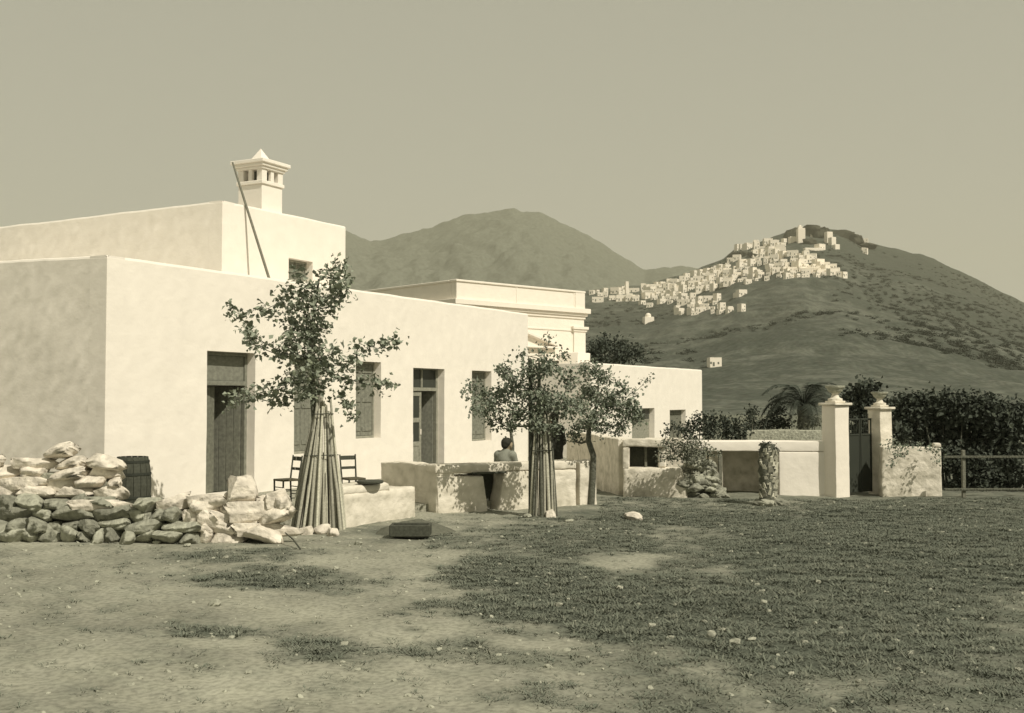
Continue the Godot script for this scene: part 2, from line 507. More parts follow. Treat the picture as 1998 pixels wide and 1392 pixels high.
# ---------------------------------------------------------------- people: surface nets
func sdf_mesh(bones: Array, m: Material, cell: float, k := 0.04, pad := 0.0, cut := -1e9) -> ArrayMesh:
	var lo := Vector3(1e9, 1e9, 1e9)
	var hi := -lo
	for b in bones:
		for e in [[b[0], b[1]], [b[2], b[3]]]:
			var rr: float = e[1] + pad + cell * 2.0
			lo = lo.min(e[0] - Vector3.ONE * rr); hi = hi.max(e[0] + Vector3.ONE * rr)
	var nx := int((hi.x - lo.x) / cell) + 2
	var ny := int((hi.y - lo.y) / cell) + 2
	var nzc := int((hi.z - lo.z) / cell) + 2
	var fld := PackedFloat32Array()
	fld.resize(nx * ny * nzc)
	fld.fill(1.0)
	for b in bones:
		var a: Vector3 = b[0]
		var c: Vector3 = b[2]
		var ra: float = b[1] + pad
		var rb: float = b[3] + pad
		var mg := maxf(ra, rb) + k + cell * 2.0
		var l := ((a.min(c) - Vector3.ONE * mg - lo) / cell).floor()
		var h := ((a.max(c) + Vector3.ONE * mg - lo) / cell).ceil()
		var ac := c - a
		var il := 1.0 / maxf(ac.length_squared(), 1e-9)
		for z in range(maxi(0, int(l.z)), mini(nzc, int(h.z) + 1)):
			for y in range(maxi(0, int(l.y)), mini(ny, int(h.y) + 1)):
				for x in range(maxi(0, int(l.x)), mini(nx, int(h.x) + 1)):
					var p := lo + Vector3(x, y, z) * cell
					var t := clampf((p - a).dot(ac) * il, 0.0, 1.0)
					var dd := (p - a - ac * t).length() - lerpf(ra, rb, t)
					var i := x + nx * (y + ny * z)
					var o := fld[i]
					var hh := maxf(k - absf(o - dd), 0.0) / k
					fld[i] = minf(o, dd) - hh * hh * k * 0.25
	if cut > -1e8:
		for z in nzc:
			for y in ny:
				for x in nx:
					var i := x + nx * (y + ny * z)
					fld[i] = maxf(fld[i], cut - (lo.y + y * cell))
	var vid := {}
	var vs := PackedVector3Array()
	var ns := PackedVector3Array()
	var sx := 1
	var sy := nx
	var sz := nx * ny
	var offs := [0, sx, sy, sx + sy, sz, sx + sz, sy + sz, sx + sy + sz]
	var co := [Vector3(0, 0, 0), Vector3(1, 0, 0), Vector3(0, 1, 0), Vector3(1, 1, 0), Vector3(0, 0, 1), Vector3(1, 0, 1), Vector3(0, 1, 1), Vector3(1, 1, 1)]
	var ed := [[0, 1], [2, 3], [4, 5], [6, 7], [0, 2], [1, 3], [4, 6], [5, 7], [0, 4], [1, 5], [2, 6], [3, 7]]
	for z in nzc - 1:
		for y in ny - 1:
			for x in nx - 1:
				var i := x + sy * y + sz * z
				var neg := 0
				for q in 8:
					if fld[i + offs[q]] < 0: neg += 1
				if neg == 0 or neg == 8: continue
				var s := Vector3.ZERO
				var cnt := 0
				for e in ed:
					var f0 := fld[i + offs[e[0]]]
					var f1 := fld[i + offs[e[1]]]
					if (f0 < 0) != (f1 < 0):
						s += (co[e[0]] as Vector3).lerp(co[e[1]], f0 / (f0 - f1)); cnt += 1
				vid[i] = vs.size()
				vs.append(lo + (Vector3(x, y, z) + s / cnt) * cell)
				var gr := Vector3(fld[i + 1] - fld[i] + fld[i + 1 + sy + sz] - fld[i + sy + sz], fld[i + sy] - fld[i] + fld[i + 1 + sy + sz] - fld[i + 1 + sz], fld[i + sz] - fld[i] + fld[i + 1 + sy + sz] - fld[i + 1 + sy])
				ns.append(gr.normalized())
	var mb := MB.new()
	for i in vid.keys():
		for axx in 3:
			var st: int = [sx, sy, sz][axx]
			if (fld[i] < 0) == (fld[i + st] < 0): continue
			var s1: int = [sy, sz, sx][axx]
			var s2: int = [sz, sx, sy][axx]
			if not (vid.has(i - s1) and vid.has(i - s2) and vid.has(i - s1 - s2)): continue
			var a: int = vid[i - s1 - s2]
			var b: int = vid[i - s2]
			var c: int = vid[i]
			var d: int = vid[i - s1]
			if fld[i] < 0:
				mb.quadn(vs[a], vs[b], vs[c], vs[d], ns[a], ns[b], ns[c], ns[d])
			else:
				mb.quadn(vs[a], vs[d], vs[c], vs[b], ns[a], ns[d], ns[c], ns[b])
	return mb.mesh(m)
func hand_bones(w: Vector3, dir: Vector3, pn: Vector3, thumb_side: float) -> Array:
	# wrist, pointing direction, palm normal
	var sd := dir.cross(pn).normalized() * thumb_side
	var out := []
	for i in 4:
		var off := (i - 1.5) * 0.019
		out.append([w + sd * off * 0.7, 0.016, w + dir * 0.085 + sd * off, 0.012])
		var L: float = [0.062, 0.074, 0.080, 0.068][i]
		var k := w + dir * 0.085 + sd * off
		var m1 := k + (dir * 0.85 + pn * 0.5).normalized() * L * 0.5
		var m2 := m1 + (dir * 0.45 + pn * 0.9).normalized() * L * 0.5
		out.append([k, 0.0095, m1, 0.0088]); out.append([m1, 0.0088, m2, 0.008])
	var tb := w + dir * 0.03 + sd * 0.03
	var t1 := tb + (dir * 0.7 + sd * 0.7).normalized() * 0.04
	out.append([tb, 0.013, t1, 0.0105]); out.append([t1, 0.0105, t1 + (dir * 0.9 + pn * 0.4).normalized() * 0.032, 0.009])
	return out

# ---------------------------------------------------------------- terrain
const RIDGE := [[-2600, 640], [-400, 650], [200, 640], [700, 610], [900, 592], [1050, 578], [1140, 566], [1200, 562], [1260, 556], [1310, 541], [1360, 527], [1415, 503], [1440, 484], [1500, 468], [1545, 449], [1570, 443], [1640, 446], [1690, 471], [1740, 483], [1800, 496], [1850, 516], [1885, 531], [1998, 590], [2300, 660], [2900, 640], [4600, 650]]
const PEAK := [[-2600, 560], [-300, 520], [100, 480], [400, 440], [560, 420], [640, 440], [672, 449], [690, 458], [722, 469], [760, 464], [800, 452], [850, 440], [880, 427], [925, 417], [965, 412], [1000, 406], [1025, 412], [1055, 413], [1100, 436], [1150, 458], [1200, 490], [1240, 516], [1255, 524], [1300, 521], [1330, 518], [1370, 524], [1500, 560], [1900, 600], [2400, 560], [4600, 580]]
func prof(list: Array, px: float) -> float:
	if px <= list[0][0]: return list[0][1]
	for i in list.size() - 1:
		if px <= list[i + 1][0]:
			return lerpf(list[i][1], list[i + 1][1], (px - list[i][0]) / (list[i + 1][0] - list[i][0]))
	return list[-1][1]
const HD0 := 135.0
const HD1 := 1180.0
var h_riser := 0.0
func hill_y(x: float, z: float) -> float:
	h_riser = 0.0
	var D := -z
	var px := CX + F * x / D
	var q := (D - HD0) / (HD1 - HD0)
	if q <= 0.0: return -1.0
	var H := P(px, prof(RIDGE, px), HD1).y
	var h := 0.0
	if q <= 1.0:
		h = H * (0.35 * q + 0.65 * pow(q, 1.75))
		var e := sin(PI * minf(q * 1.02, 1.0))
		h += (nz.get_noise_2d(x * 0.55, z * 0.55) * 8.0 + nz.get_noise_2d(x * 0.2 + 90, z * 0.2) * 9.0) * e
		h += nz2.get_noise_2d(x * 1.2, z * 1.2) * 2.2 * minf(q * 6.0, 1.0)
		# dry-stone terraces step the lower slopes
		var stp := 3.6 + nz.get_noise_2d(x * 0.1, z * 0.1) * 1.5
		var fr := h / stp - floorf(h / stp)
		var ter := (floorf(h / stp) + smoothstep(0.72, 0.98, fr)) * stp
		var kk := clampf(1.1 - q * 0.9, 0.15, 0.9) * smoothstep(0.15, 0.5, 0.5 + nz.get_noise_2d(x * 0.16 + 400, z * 0.16) * 1.2)
		h = lerpf(h, ter, kk)
		h_riser = kk * smoothstep(0.62, 0.8, fr) * (1.0 - smoothstep(0.97, 1.0, fr))
	else:
		h = H * maxf(0.0, 1.0 - (q - 1.0) * 2.4) + nz2.get_noise_2d(x * 1.2, z * 1.2) * 2.2
	return h - 1.0 * (1.0 - smoothstep(0.0, 0.05, q))
func peak_y(x: float, z: float) -> float:
	var D := -z
	var px := CX + F * x / D
	var q := (D - 1300.0) / 1100.0
	var H := P(px, prof(PEAK, px), 2400.0).y
	if q <= 1.0:
		var h := H * pow(maxf(q, 0.0), 1.15)
		var e := sin(PI * clampf(q, 0.0, 1.0))
		h += (nz.get_noise_2d(x * 0.25, z * 0.12) * 48.0 + nz.get_noise_2d(x * 0.7, z * 0.4) * 34.0) * e
		return h + nz2.get_noise_2d(x * 1.1, z * 1.1) * 10.0 * minf(1.0, 0.45 + e)
	return H * maxf(0.0, 1.0 - (q - 1.0) * 1.6) + nz2.get_noise_2d(x * 0.8, z * 0.8) * 4.0
func terrain(called: String, hf: Callable, d0: float, d1: float, dd: float, p0: float, p1: float, dp: float, cf: Callable) -> MeshInstance3D:
	var nu := int((p1 - p0) / dp) + 1
	var nd := int((d1 - d0) / dd) + 1
	var vs := PackedVector3Array()
	var cs := PackedColorArray()
	for j in nd:
		var D := d0 + j * dd
		for i in nu:
			var x := (p0 + i * dp - CX) / F * D
			var p := Vector3(x, hf.call(x, -D), -D)
			vs.append(p)
			cs.append(cf.call(p))
	var ns := PackedVector3Array()
	ns.resize(vs.size())
	var idx := PackedInt32Array()
	for j in nd:
		for i in nu:
			var a := vs[j * nu + mini(i + 1, nu - 1)] - vs[j * nu + maxi(i - 1, 0)]
			var b := vs[mini(j + 1, nd - 1) * nu + i] - vs[maxi(j - 1, 0) * nu + i]
			ns[j * nu + i] = a.cross(b).normalized()
			if i < nu - 1 and j < nd - 1:
				var k := j * nu + i
				idx.append_array([k, k + nu, k + 1, k + 1, k + nu, k + nu + 1])
	var arr := []
	arr.resize(Mesh.ARRAY_MAX)
	arr[Mesh.ARRAY_VERTEX] = vs
	arr[Mesh.ARRAY_NORMAL] = ns
	arr[Mesh.ARRAY_COLOR] = cs
	arr[Mesh.ARRAY_INDEX] = idx
	var am := ArrayMesh.new()
	am.add_surface_from_arrays(Mesh.PRIMITIVE_TRIANGLES, arr)
	am.surface_set_material(0, M.peak if called == "mountain" else M.hill)
	var mi := MeshInstance3D.new()
	mi.mesh = am
	put(mi, called)
	return mi
func hill_col(p: Vector3) -> Color:
	var ris := h_riser      # dry-stone terrace walls, coloured darker than the fields to show as lines
	var a := nz.get_noise_2d(p.x * 0.9, p.z * 0.5) * 0.4 + nz2.get_noise_2d(p.x * 0.9, p.z * 0.7) * 0.4 + nz2.get_noise_2d(p.x * 6.0, p.z * 4.0) * 0.6
	var scrub := smoothstep(-0.3, 0.5, a + 0.25 + nz.get_noise_2d(p.x * 0.12, p.z * 0.12) * 0.3 + smoothstep(150.0, 420.0, p.x) * 0.5)  # tone also gets darker towards the right-hand flank
	return Color(0.162, 0.173, 0.141).lerp(Color(0.086, 0.097, 0.078), scrub).lerp(Color(0.058, 0.063, 0.052), ris * 0.8)
func peak_col(p: Vector3) -> Color:
	return Color(0.165, 0.178, 0.148)
func hill_hit(px: float, py: float) -> Vector3:
	var r := ray(px, py)
	r /= -r.z
	var D := HD0
	var prev := D
	while D < HD1 * 1.06:
		var p := Vector3(0, EYE, 0) + r * D
		if p.y <= hill_y(p.x, p.z):
			break
		prev = D
		D += 4.0
	var q := Vector3(0, EYE, 0) + r * prev
	return Vector3(q.x, hill_y(q.x, q.z), q.z)

# where the yard is grassed (0 bare earth, 1 grass), read from the photograph's patches
const GRASS := [[1060, 1056, 240, 34, 0.35], [560, 1128, 200, 26, 0.8], [480, 1082, 180, 14, 0.5], [425, 1228, 85, 14, 1.0], [640, 1265, 130, 26, 0.7], [1000, 1120, 150, 36, 0.8], [1010, 1180, 190, 30, 0.8], [1300, 1180, 260, 60, 0.8], [1600, 1230, 300, 80, 0.8], [770, 1035, 110, 16, 0.6], [770, 1200, 30, 5, 0.9], [810, 1226, 45, 7, 0.7], [880, 1262, 120, 16, 0.6], [1150, 1215, 60, 22, 0.5], [1700, 1080, 320, 90, 0.75], [1300, 1010, 260, 16, 0.35], [1560, 1185, 60, 12, 0.6]]
const BARE := [[1210, 1092, 90, 14, 0.9], [1420, 1108, 90, 7, 0.7], [1060, 1252, 90, 12, 0.7], [1300, 1038, 160, 8, 0.3], [700, 1100, 150, 30, 0.6], [560, 1180, 220, 26, 0.7]]
func grass_at(x: float, z: float) -> float:
	if z > -2.0: return 0.6
	var D := -z
	var px := CX + F * x / D
	var py := HZ + F * EYE / D
	px += nz2.get_noise_2d(x * 90.0, z * 90.0) * 60.0
	py += nz2.get_noise_2d(x * 70.0 + 500, z * 70.0) * 14.0
	var g := 0.10 + smoothstep(820.0, 1250.0, px) * 0.42 + smoothstep(1500.0, 1850.0, px) * 0.18
	for q in GRASS:
		var e := pow((px - q[0]) / q[2], 2) + pow((py - q[1]) / q[3], 2)
		g += q[4] * (1.0 - smoothstep(0.1, 1.5, e))
	for q in BARE:
		var e := pow((px - q[0]) / q[2], 2) + pow((py - q[1]) / q[3], 2)
		g -= q[4] * (1.0 - smoothstep(0.1, 1.4, e)) * 0.6
	g += nz.get_noise_2d(x * 120.0, z * 120.0) * 0.42 + nz2.get_noise_2d(x * 300.0, z * 300.0) * 0.3
	return clampf(g, 0.0, 1.0)
func yard_y(x: float, z: float) -> float:
	var h := nz.get_noise_2d(x * 28.0, z * 28.0) * 0.05 + nz2.get_noise_2d(x * 110.0, z * 110.0) * 0.022
	var e := maxf(absf(x) - 21.0, maxf(-z - 47.0, z - 5.0))
	return h - 0.16 * smoothstep(0.0, 3.0, e)

# ---------------------------------------------------------------- things used more than once
func tree(called: String, label: String, base: Vector3, trunk: Array, rad: Array, cl: Array, per: float, lsize: float, m: Material, r: RandomNumberGenerator, singles := 0, group := "") -> Node3D:
	var t := thing(called, label, "tree", base, group)
	var mb := MB.new()
	mb.tube(trunk, rad, 9)
	part(t, mb, "trunk", M.bark)
	mb = MB.new()
	var nodes := []      # [point, radius]: limbs grow from the nearest wood already there
	for k in range(trunk.size() / 2, trunk.size()): nodes.append([trunk[k], rad[k] * 0.7])
	var order := cl.duplicate()
	var tc: Vector3 = trunk[trunk.size() / 2]
	order.sort_custom(func(x, y): return (x[0] - tc).length() < (y[0] - tc).length())
	for c in order:
		var ctr: Vector3 = c[0]
		var best := 0
		var bd := 1e9
		for k in nodes.size():
			var dv: Vector3 = ctr - nodes[k][0]
			var dl := dv.length() + maxf(0.0, -dv.y) * 0.8
			if dl < bd:
				bd = dl; best = k
		var a: Vector3 = nodes[best][0]
		var ra: float = maxf(nodes[best][1] * 0.72, 0.005)
		var mid := a.lerp(ctr, 0.5) + Vector3(r.randf_range(-0.05, 0.05), r.randf_range(-0.05, 0.03), r.randf_range(-0.05, 0.05))
		mb.tube([a, mid, ctr], [ra, ra * 0.85, ra * 0.6], 5)
		nodes.append([mid, ra * 0.85]); nodes.append([ctr, ra * 0.7])
		for k in 5:
			var tip := ctr + Vector3(r.randfn(), r.randfn(), r.randfn()).normalized() * float(c[1]) * 0.7
			mb.tube([ctr, tip], [0.004, 0.0015], 3, false)
	part(t, mb, "branches", M.bark)
	mb = MB.new()
	leafy(mb, cl, per, lsize, r)
	tag(part(t, mb, "foliage", m), "", "", "", "stuff")
	if singles > 0:
		var lm := []
		for k in 4:
			var lb := MB.new()
			var rr := RandomNumberGenerator.new()
			rr.seed = 40 + k
			var g: float = [0.8, 1.0, 1.2, 1.45][k]
			lb.col = Color(g, g, g * 0.97)
			var w := 0.40 + 0.05 * k
			var pr := [[-0.5, 0.0], [-0.36, w * 0.8], [-0.1, w], [0.2, w * 0.72], [0.5, 0.0]]
			for i in 4:
				for s in [-1.0, 1.0]:
					var a0 := Vector3(pr[i][0], -0.1 * absf(pr[i][0]), 0)
					var a1 := Vector3(pr[i + 1][0], -0.16 * absf(pr[i + 1][0]), 0)
					var b0 := Vector3(pr[i][0], 0.16 * pr[i][1], s * pr[i][1])
					var b1 := Vector3(pr[i + 1][0], 0.16 * pr[i + 1][1], s * pr[i + 1][1])
					if s > 0: lb.quad(a0, b0, b1, a1)
					else: lb.quad(a0, a1, b1, b0)
			lm.append(lb.mesh(m))
		for k in singles:
			var c: Array = cl[k % cl.size()]
			var u := Vector3(r.randfn(), r.randfn(), r.randfn() + 0.7).normalized()
			var p: Vector3 = c[0] + u * float(c[1]) * r.randf_range(0.75, 1.15)
			var bs := Basis.from_euler(Vector3(r.randf_range(-0.7, 0.7), r.randf() * TAU, r.randf_range(-1.1, 0.3)))
			var s := r.randf_range(0.09, 0.135)
			inst(lm[r.randi() % 4], "leaf", t, Transform3D(bs.scaled(Vector3.ONE * s), p - base))
	return t
func bush(called: String, label: String, category: String, cl: Array, per: float, lsize: float, m: Material, r: RandomNumberGenerator, ground := 0.0, group := "", wood := true) -> Node3D:
	var c := Vector3.ZERO
	for q in cl: c += q[0]
	c /= cl.size()
	c.y = ground
	var t := thing(called, label, category, c, group)
	var mb := MB.new()
	for q in cl:
		var e: Vector3 = q[0]
		var b := Vector3(lerpf(c.x, e.x, 0.6), ground - 0.05, lerpf(c.z, e.z, 0.6))
		if wood: mb.tube([b, b.lerp(e, 0.5) + Vector3(r.randf_range(-0.1, 0.1), 0, 0), e], [0.035, 0.022, 0.008], 5)
		else: mb.tube([e + Vector3(0, -q[1], -0.1), e, e + Vector3(r.randf_range(-0.1, 0.1), q[1] * 0.6, -0.1)], [0.006, 0.005, 0.003], 4)
	part(t, mb, "stems", M.bark)
	mb = MB.new()
	leafy(mb, cl, per, lsize, r)
	tag(part(t, mb, "foliage", m), "", "", "", "stuff")
	return t
func chair(label: String, at: Vector3, yaw: float):
	var t := thing("wooden_chair", label, "chair", at)
	t.rotation.y = yaw
	t.scale = Vector3(0.86, 1.0, 0.86)
	# local frame: seat front towards +z
	for sx in [-1.0, 1.0]:
		var mb := MB.new()
		mb.tube([Vector3(sx * 0.17, 0, 0.19), Vector3(sx * 0.18, 0.47, 0.19)], [0.016, 0.02], 7)
		obj(mb, "leg", M.dark_wood, t)
		mb = MB.new()
		mb.tube([Vector3(sx * 0.16, 0, -0.2), Vector3(sx * 0.165, 0.45, -0.18), Vector3(sx * 0.18, 0.88, -0.25)], [0.016, 0.02, 0.016], 7)
		obj(mb, "leg", M.dark_wood, t)
		for y in [0.14, 0.27]:
			mb = MB.new()
			mb.tube([Vector3(sx * 0.17, y, -0.19), Vector3(sx * 0.175, y, 0.19)], [0.009, 0.009], 6)
			obj(mb, "stretcher", M.dark_wood, t)
	for y in [0.2, 0.33]:
		for z in [-0.19, 0.19]:
			var mb := MB.new()
			mb.tube([Vector3(-0.17, y, z), Vector3(0.17, y, z)], [0.009, 0.009], 6)
			obj(mb, "stretcher", M.dark_wood, t)
	var sb := MB.new()
	sb.bbox(Vector3(0, 0.455, 0.0), Vector3(0.40, 0.035, 0.42), Basis(), 0.015)
	obj(sb, "seat", M.rush, t)
	for q in [[0.82, 0.075], [0.64, 0.05]]:
		var mb := MB.new()
		for k in 4:      # a slat bowed backwards
			var a := -0.17 + 0.085 * k
			var zz: float = -0.2 - (q[0] - 0.45) * 0.12 - 0.03 * sin(PI * (k + 0.5) / 4.0)
			mb.bbox(Vector3(a + 0.0425, q[0], zz), Vector3(0.088, q[1], 0.016), Basis(), 0.004)
		obj(mb, "back_slat", M.dark_wood, t)
func urn(label: String, at: Vector3, s: float):
	var t := thing("garden_urn", label, "urn", at, "")
	var mb := MB.new()
	mb.lathe([[0.0, 0], [0.15, 0], [0.15, 0.05], [0.09, 0.07], [0.06, 0.14], [0.075, 0.16]].map(func(q): return [q[0] * s, q[1] * s]), Vector3.ZERO, 20)
	obj(mb, "pedestal", M.old_plaster, t)
	mb = MB.new()
	mb.lathe([[0.06, 0.155], [0.10, 0.17], [0.15, 0.215], [0.165, 0.26], [0.20, 0.285], [0.205, 0.32], [0.175, 0.325], [0.14, 0.26], [0.0, 0.24]].map(func(q): return [q[0] * s, q[1] * s]), Vector3.ZERO, 20)
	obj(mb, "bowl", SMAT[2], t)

# ---------------------------------------------------------------- the long white house
var fd: Vector3
var fn: Vector3
var FO: Vector3
func fs(px: float, o := FO) -> float:
	return (onplane(px, HZ, o, fn) - o).dot(fd)
func fy(px: float, py: float, o := FO) -> float:
	return onplane(px, py, o, fn).y
func shutter(t: Node3D, h: Array, o: Vector3, m: Material):
	var fr := MB.new()
	var q := 0.055
	fbox(fr, o, fd, fn, h[0], h[0] + q, h[2], h[3], -0.27, -0.19)
	fbox(fr, o, fd, fn, h[1] - q, h[1], h[2], h[3], -0.27, -0.19)
	fbox(fr, o, fd, fn, h[0] + q, h[1] - q, h[3] - q, h[3], -0.27, -0.19)
	fbox(fr, o, fd, fn, h[0] + q, h[1] - q, h[2], h[2] + q, -0.27, -0.19)
	var win := part(t, fr, "window", M.paint2)
	var a: float = h[0] + q + 0.004
	var b: float = h[1] - q - 0.004
	var mid := (a + b) * 0.5
	for k in 2:
		var l := MB.new()
		var x0: float = a if k == 0 else mid + 0.003
		var x1: float = mid - 0.003 if k == 0 else b
		for i in 3:
			fbox(l, o, fd, fn, lerpf(x0, x1, i / 3.0) + 0.002, lerpf(x0, x1, (i + 1) / 3.0) - 0.002, h[2] + q + 0.004, h[3] - q - 0.004, -0.25, -0.215, 0.006)
		for yy in [0.12, 0.5, 0.88]:
			var y := lerpf(h[2], h[3], yy)
			fbox(l, o, fd, fn, x0 + 0.03, x1 - 0.03, y - 0.05, y + 0.05, -0.2148, -0.197, 0.005)
		part(t, l, "shutter", m, win)
func build_house():
	var top0 := fy(205, 497)
	var top1 := fy(1030, 612)
	var s0 := fs(205)
	var s1 := fs(1030)
	var fl := 0.15
	var t := thing("long_house", "long low whitewashed house with tall doors and a raised upper block", "house", Vector3(FO.x, 0, FO.z))
	var ho := func(a: float, b: float, ty: float, by: float) -> Array:
		var m := (a + b) * 0.5
		return [fs(a), fs(b), fl if by > 990 else fy(m, by), fy(m, ty)]
	var door1: Array = ho.call(403, 497, 687, 999)
	var win0: Array = ho.call(574, 628, 700, 886)
	var win1: Array = ho.call(694, 743, 706, 856)
	var door2: Array = ho.call(806, 867, 716, 999)
	var win2: Array = ho.call(921, 959, 724, 861)
	var mb := MB.new()
	plaster_wall(mb, FO, fd, fn, s0, s1, -0.2, top0, top1, [door1, win0, win1, door2, win2], 0.42, 0.2, 0.009)
	part(t, mb, "front_wall", M.plaster)
	# side wall of the gable end, stepping back
	mb = MB.new()
	var co := FO + fd * (s0 - 0.003)
	plaster_wall(mb, co, fn, -fd, -10.5, -0.003, -0.2, top0 + 0.25, top0 - 0.004, [], 0.4, 0.16, 0.013)
	part(t, mb, "side_wall", M.plaster)
	mb = MB.new()
	fbox(mb, FO, fd, fn, s1 - 0.42, s1 - 0.01, -0.2, top1 - 0.01, -4.2, -0.43)
	part(t, mb, "end_wall", M.plaster)
	mb = MB.new()
	fbox(mb, FO, fd, fn, 8.4, s1 - 0.43, -0.2, top1 - 0.02, -4.2, -3.8)
	fbox(mb, FO, fd, fn, 8.0, 8.39, -0.2, top1 - 0.03, -10.5, -3.7)
	fbox(mb, FO, fd, fn, s0 + 0.42, 7.99, -0.2, top0 - 0.03, -10.5, -10.1)
	part(t, mb, "rear_wall", M.plaster)
	mb = MB.new()
	fbox(mb, FO, fd, fn, s0 + 0.4, 8.2, top0 - 0.6, top0 - 0.35, -10.1, -0.43)
	fbox(mb, FO, fd, fn, 8.21, s1 - 0.43, top1 - 0.6, top1 - 0.35, -3.79, -0.43)
	part(t, mb, "roof", M.plaster)
	mb = MB.new()
	fbox(mb, FO, fd, fn, s0 + 0.4, 8.0, -0.1, fl - 0.01, -10.1, -0.02)
	fbox(mb, FO, fd, fn, 8.0, s1 - 0.43, -0.1, fl - 0.012, -3.79, -0.02)
	part(t, mb, "floor", M.interior)
	mb = MB.new()
	fbox(mb, FO, fd, fn, 2.6, 2.75, fl, top0 - 0.61, -10.0, -0.43)
	fbox(mb, FO, fd, fn, s0 + 0.42, 2.59, fl, top0 - 0.61, -3.2, -3.05)
	part(t, mb, "partition_wall", M.interior)
	for w in [win0, win1, win2]: shutter(t, w, FO, M.paint)
	# wide door standing open, boarded panel above
	var h := door1
	var hy: float = h[3] - 0.62
	mb = MB.new()
	fbox(mb, FO, fd, fn, h[0], h[0] + 0.07, h[2], h[3], -0.30, -0.2)
	fbox(mb, FO, fd, fn, h[1] - 0.07, h[1], h[2], h[3], -0.30, -0.2)
	fbox(mb, FO, fd, fn, h[0] + 0.07, h[1] - 0.07, h[3] - 0.07, h[3], -0.30, -0.2)
	fbox(mb, FO, fd, fn, h[0] + 0.07, h[1] - 0.07, hy - 0.04, hy + 0.05, -0.31, -0.19)
	var dr := part(t, mb, "door", M.paint)
	mb = MB.new()
	fbox(mb, FO, fd, fn, h[0] + 0.07, h[1] - 0.07, hy + 0.05, h[3] - 0.07, -0.27, -0.24)
	part(t, mb, "transom_panel", M.paint, dr)
	mb = MB.new()
	var lw: float = (h[1] - h[0] - 0.14) * 0.5
	var hinge: Vector3 = FO + fd * (h[1] - 0.075) - fn * 0.3
	var ld: Vector3 = (-fn * 0.94 - fd * 0.34).normalized()
	var ln := ld.cross(Vector3.UP)
	for i in 4:
		fbox(mb, hinge, ld, ln, lw / 4.0 * i + 0.003, lw / 4.0 * (i + 1) - 0.003, h[2] + 0.02, hy - 0.05, -0.02, 0.02, 0.006)
	part(t, mb, "door_leaf", M.dark_paint, dr)
	mb = MB.new()
	hinge = FO + fd * (h[0] + 0.075) - fn * 0.3
	ld = (fd * 0.97 - fn * 0.24).normalized()
	ln = ld.cross(Vector3.UP)
	for i in 4:
		fbox(mb, hinge, ld, ln, lw / 4.0 * i + 0.003, lw / 4.0 * (i + 1) - 0.003, h[2] + 0.02, hy - 0.05, -0.02, 0.02, 0.006)
	part(t, mb, "door_leaf", M.dark_paint, dr)
	mb = MB.new()
	fbox(mb, FO, fd, fn, h[0] - 0.03, h[1] + 0.03, fl - 0.06, fl + 0.05, -0.4, 0.12, 0.015)
	part(t, mb, "doorstep", M.trim, dr)
	# narrower double door, one leaf open
	h = door2
	hy = h[3] - 0.58
	mb = MB.new()
	fbox(mb, FO, fd, fn, h[0], h[0] + 0.07, h[2], h[3], -0.30, -0.2)
	fbox(mb, FO, fd, fn, h[1] - 0.07, h[1], h[2], h[3], -0.30, -0.2)
	fbox(mb, FO, fd, fn, h[0] + 0.07, h[1] - 0.07, h[3] - 0.07, h[3], -0.30, -0.2)
	fbox(mb, FO, fd, fn, h[0] + 0.07, h[1] - 0.07, hy - 0.04, hy + 0.05, -0.31, -0.19)
	var mid: float = (h[0] + h[1]) * 0.5
	fbox(mb, FO, fd, fn, mid - 0.03, mid + 0.03, hy + 0.05, h[3] - 0.07, -0.29, -0.21)
	dr = part(t, mb, "door", M.paint2)
	for k in 2:
		mb = MB.new()
		var a: float = h[0] + 0.07 if k == 0 else mid + 0.03
		var b: float = mid - 0.03 if k == 0 else h[1] - 0.07
		fbox(mb, FO, fd, fn, a, b, hy + 0.05, h[3] - 0.07, -0.255, -0.245, 0.001)
		part(t, mb, "pane", M.glass, dr)
	mb = MB.new()
	var a0: float = h[0] + 0.075
	var b0: float = mid - 0.005
	fbox(mb, FO, fd, fn, a0, a0 + 0.09, h[2] + 0.02, hy - 0.045, -0.27, -0.225)
	fbox(mb, FO, fd, fn, b0 - 0.09, b0, h[2] + 0.02, hy - 0.045, -0.27, -0.225)
	for y in [h[2] + 0.08, h[2] + 0.75, h[2] + 1.35, hy - 0.11]:
		fbox(mb, FO, fd, fn, a0 + 0.09, b0 - 0.09, y - 0.06, y + 0.06, -0.268, -0.227)
	fbox(mb, FO, fd, fn, a0 + 0.09, b0 - 0.09, h[2] + 0.14, h[2] + 0.69, -0.255, -0.24)
	part(t, mb, "door_leaf", M.paint2, dr)
	mb = MB.new()
	fbox(mb, FO, fd, fn, a0 + 0.09, b0 - 0.09, h[2] + 0.81, hy - 0.17, -0.252, -0.246, 0.001)
	part(t, mb, "pane", M.glass, dr)
	mb = MB.new()
	fbox(mb, FO, fd, fn, b0 - 0.07, b0 - 0.03, h[2] + 0.98, h[2] + 1.12, -0.2245, -0.205)
	part(t, mb, "door_handle", M.trim, dr)
	mb = MB.new()
	hinge = FO + fd * (h[1] - 0.075) - fn * 0.3
	ld = (-fn * 0.97 - fd * 0.22).normalized()
	ln = ld.cross(Vector3.UP)
	fbox(mb, hinge, ld, ln, 0, b0 - a0, h[2] + 0.02, hy - 0.05, -0.02, 0.02, 0.006)
	part(t, mb, "door_leaf", M.paint, dr)
	# upper block
	var UO := FO - fn * 2.5
	var u0 := fs(430, UO)
	var u1 := fs(672, UO)
	var uy0 := fy(430, 390, UO)
	var uy1 := fy(672, 441, UO)
	var yb := top0 - 0.36
	mb = MB.new()
	var uw := [fs(561, UO), fs(608, UO), fy(580, 548, UO), fy(580, 506, UO)]
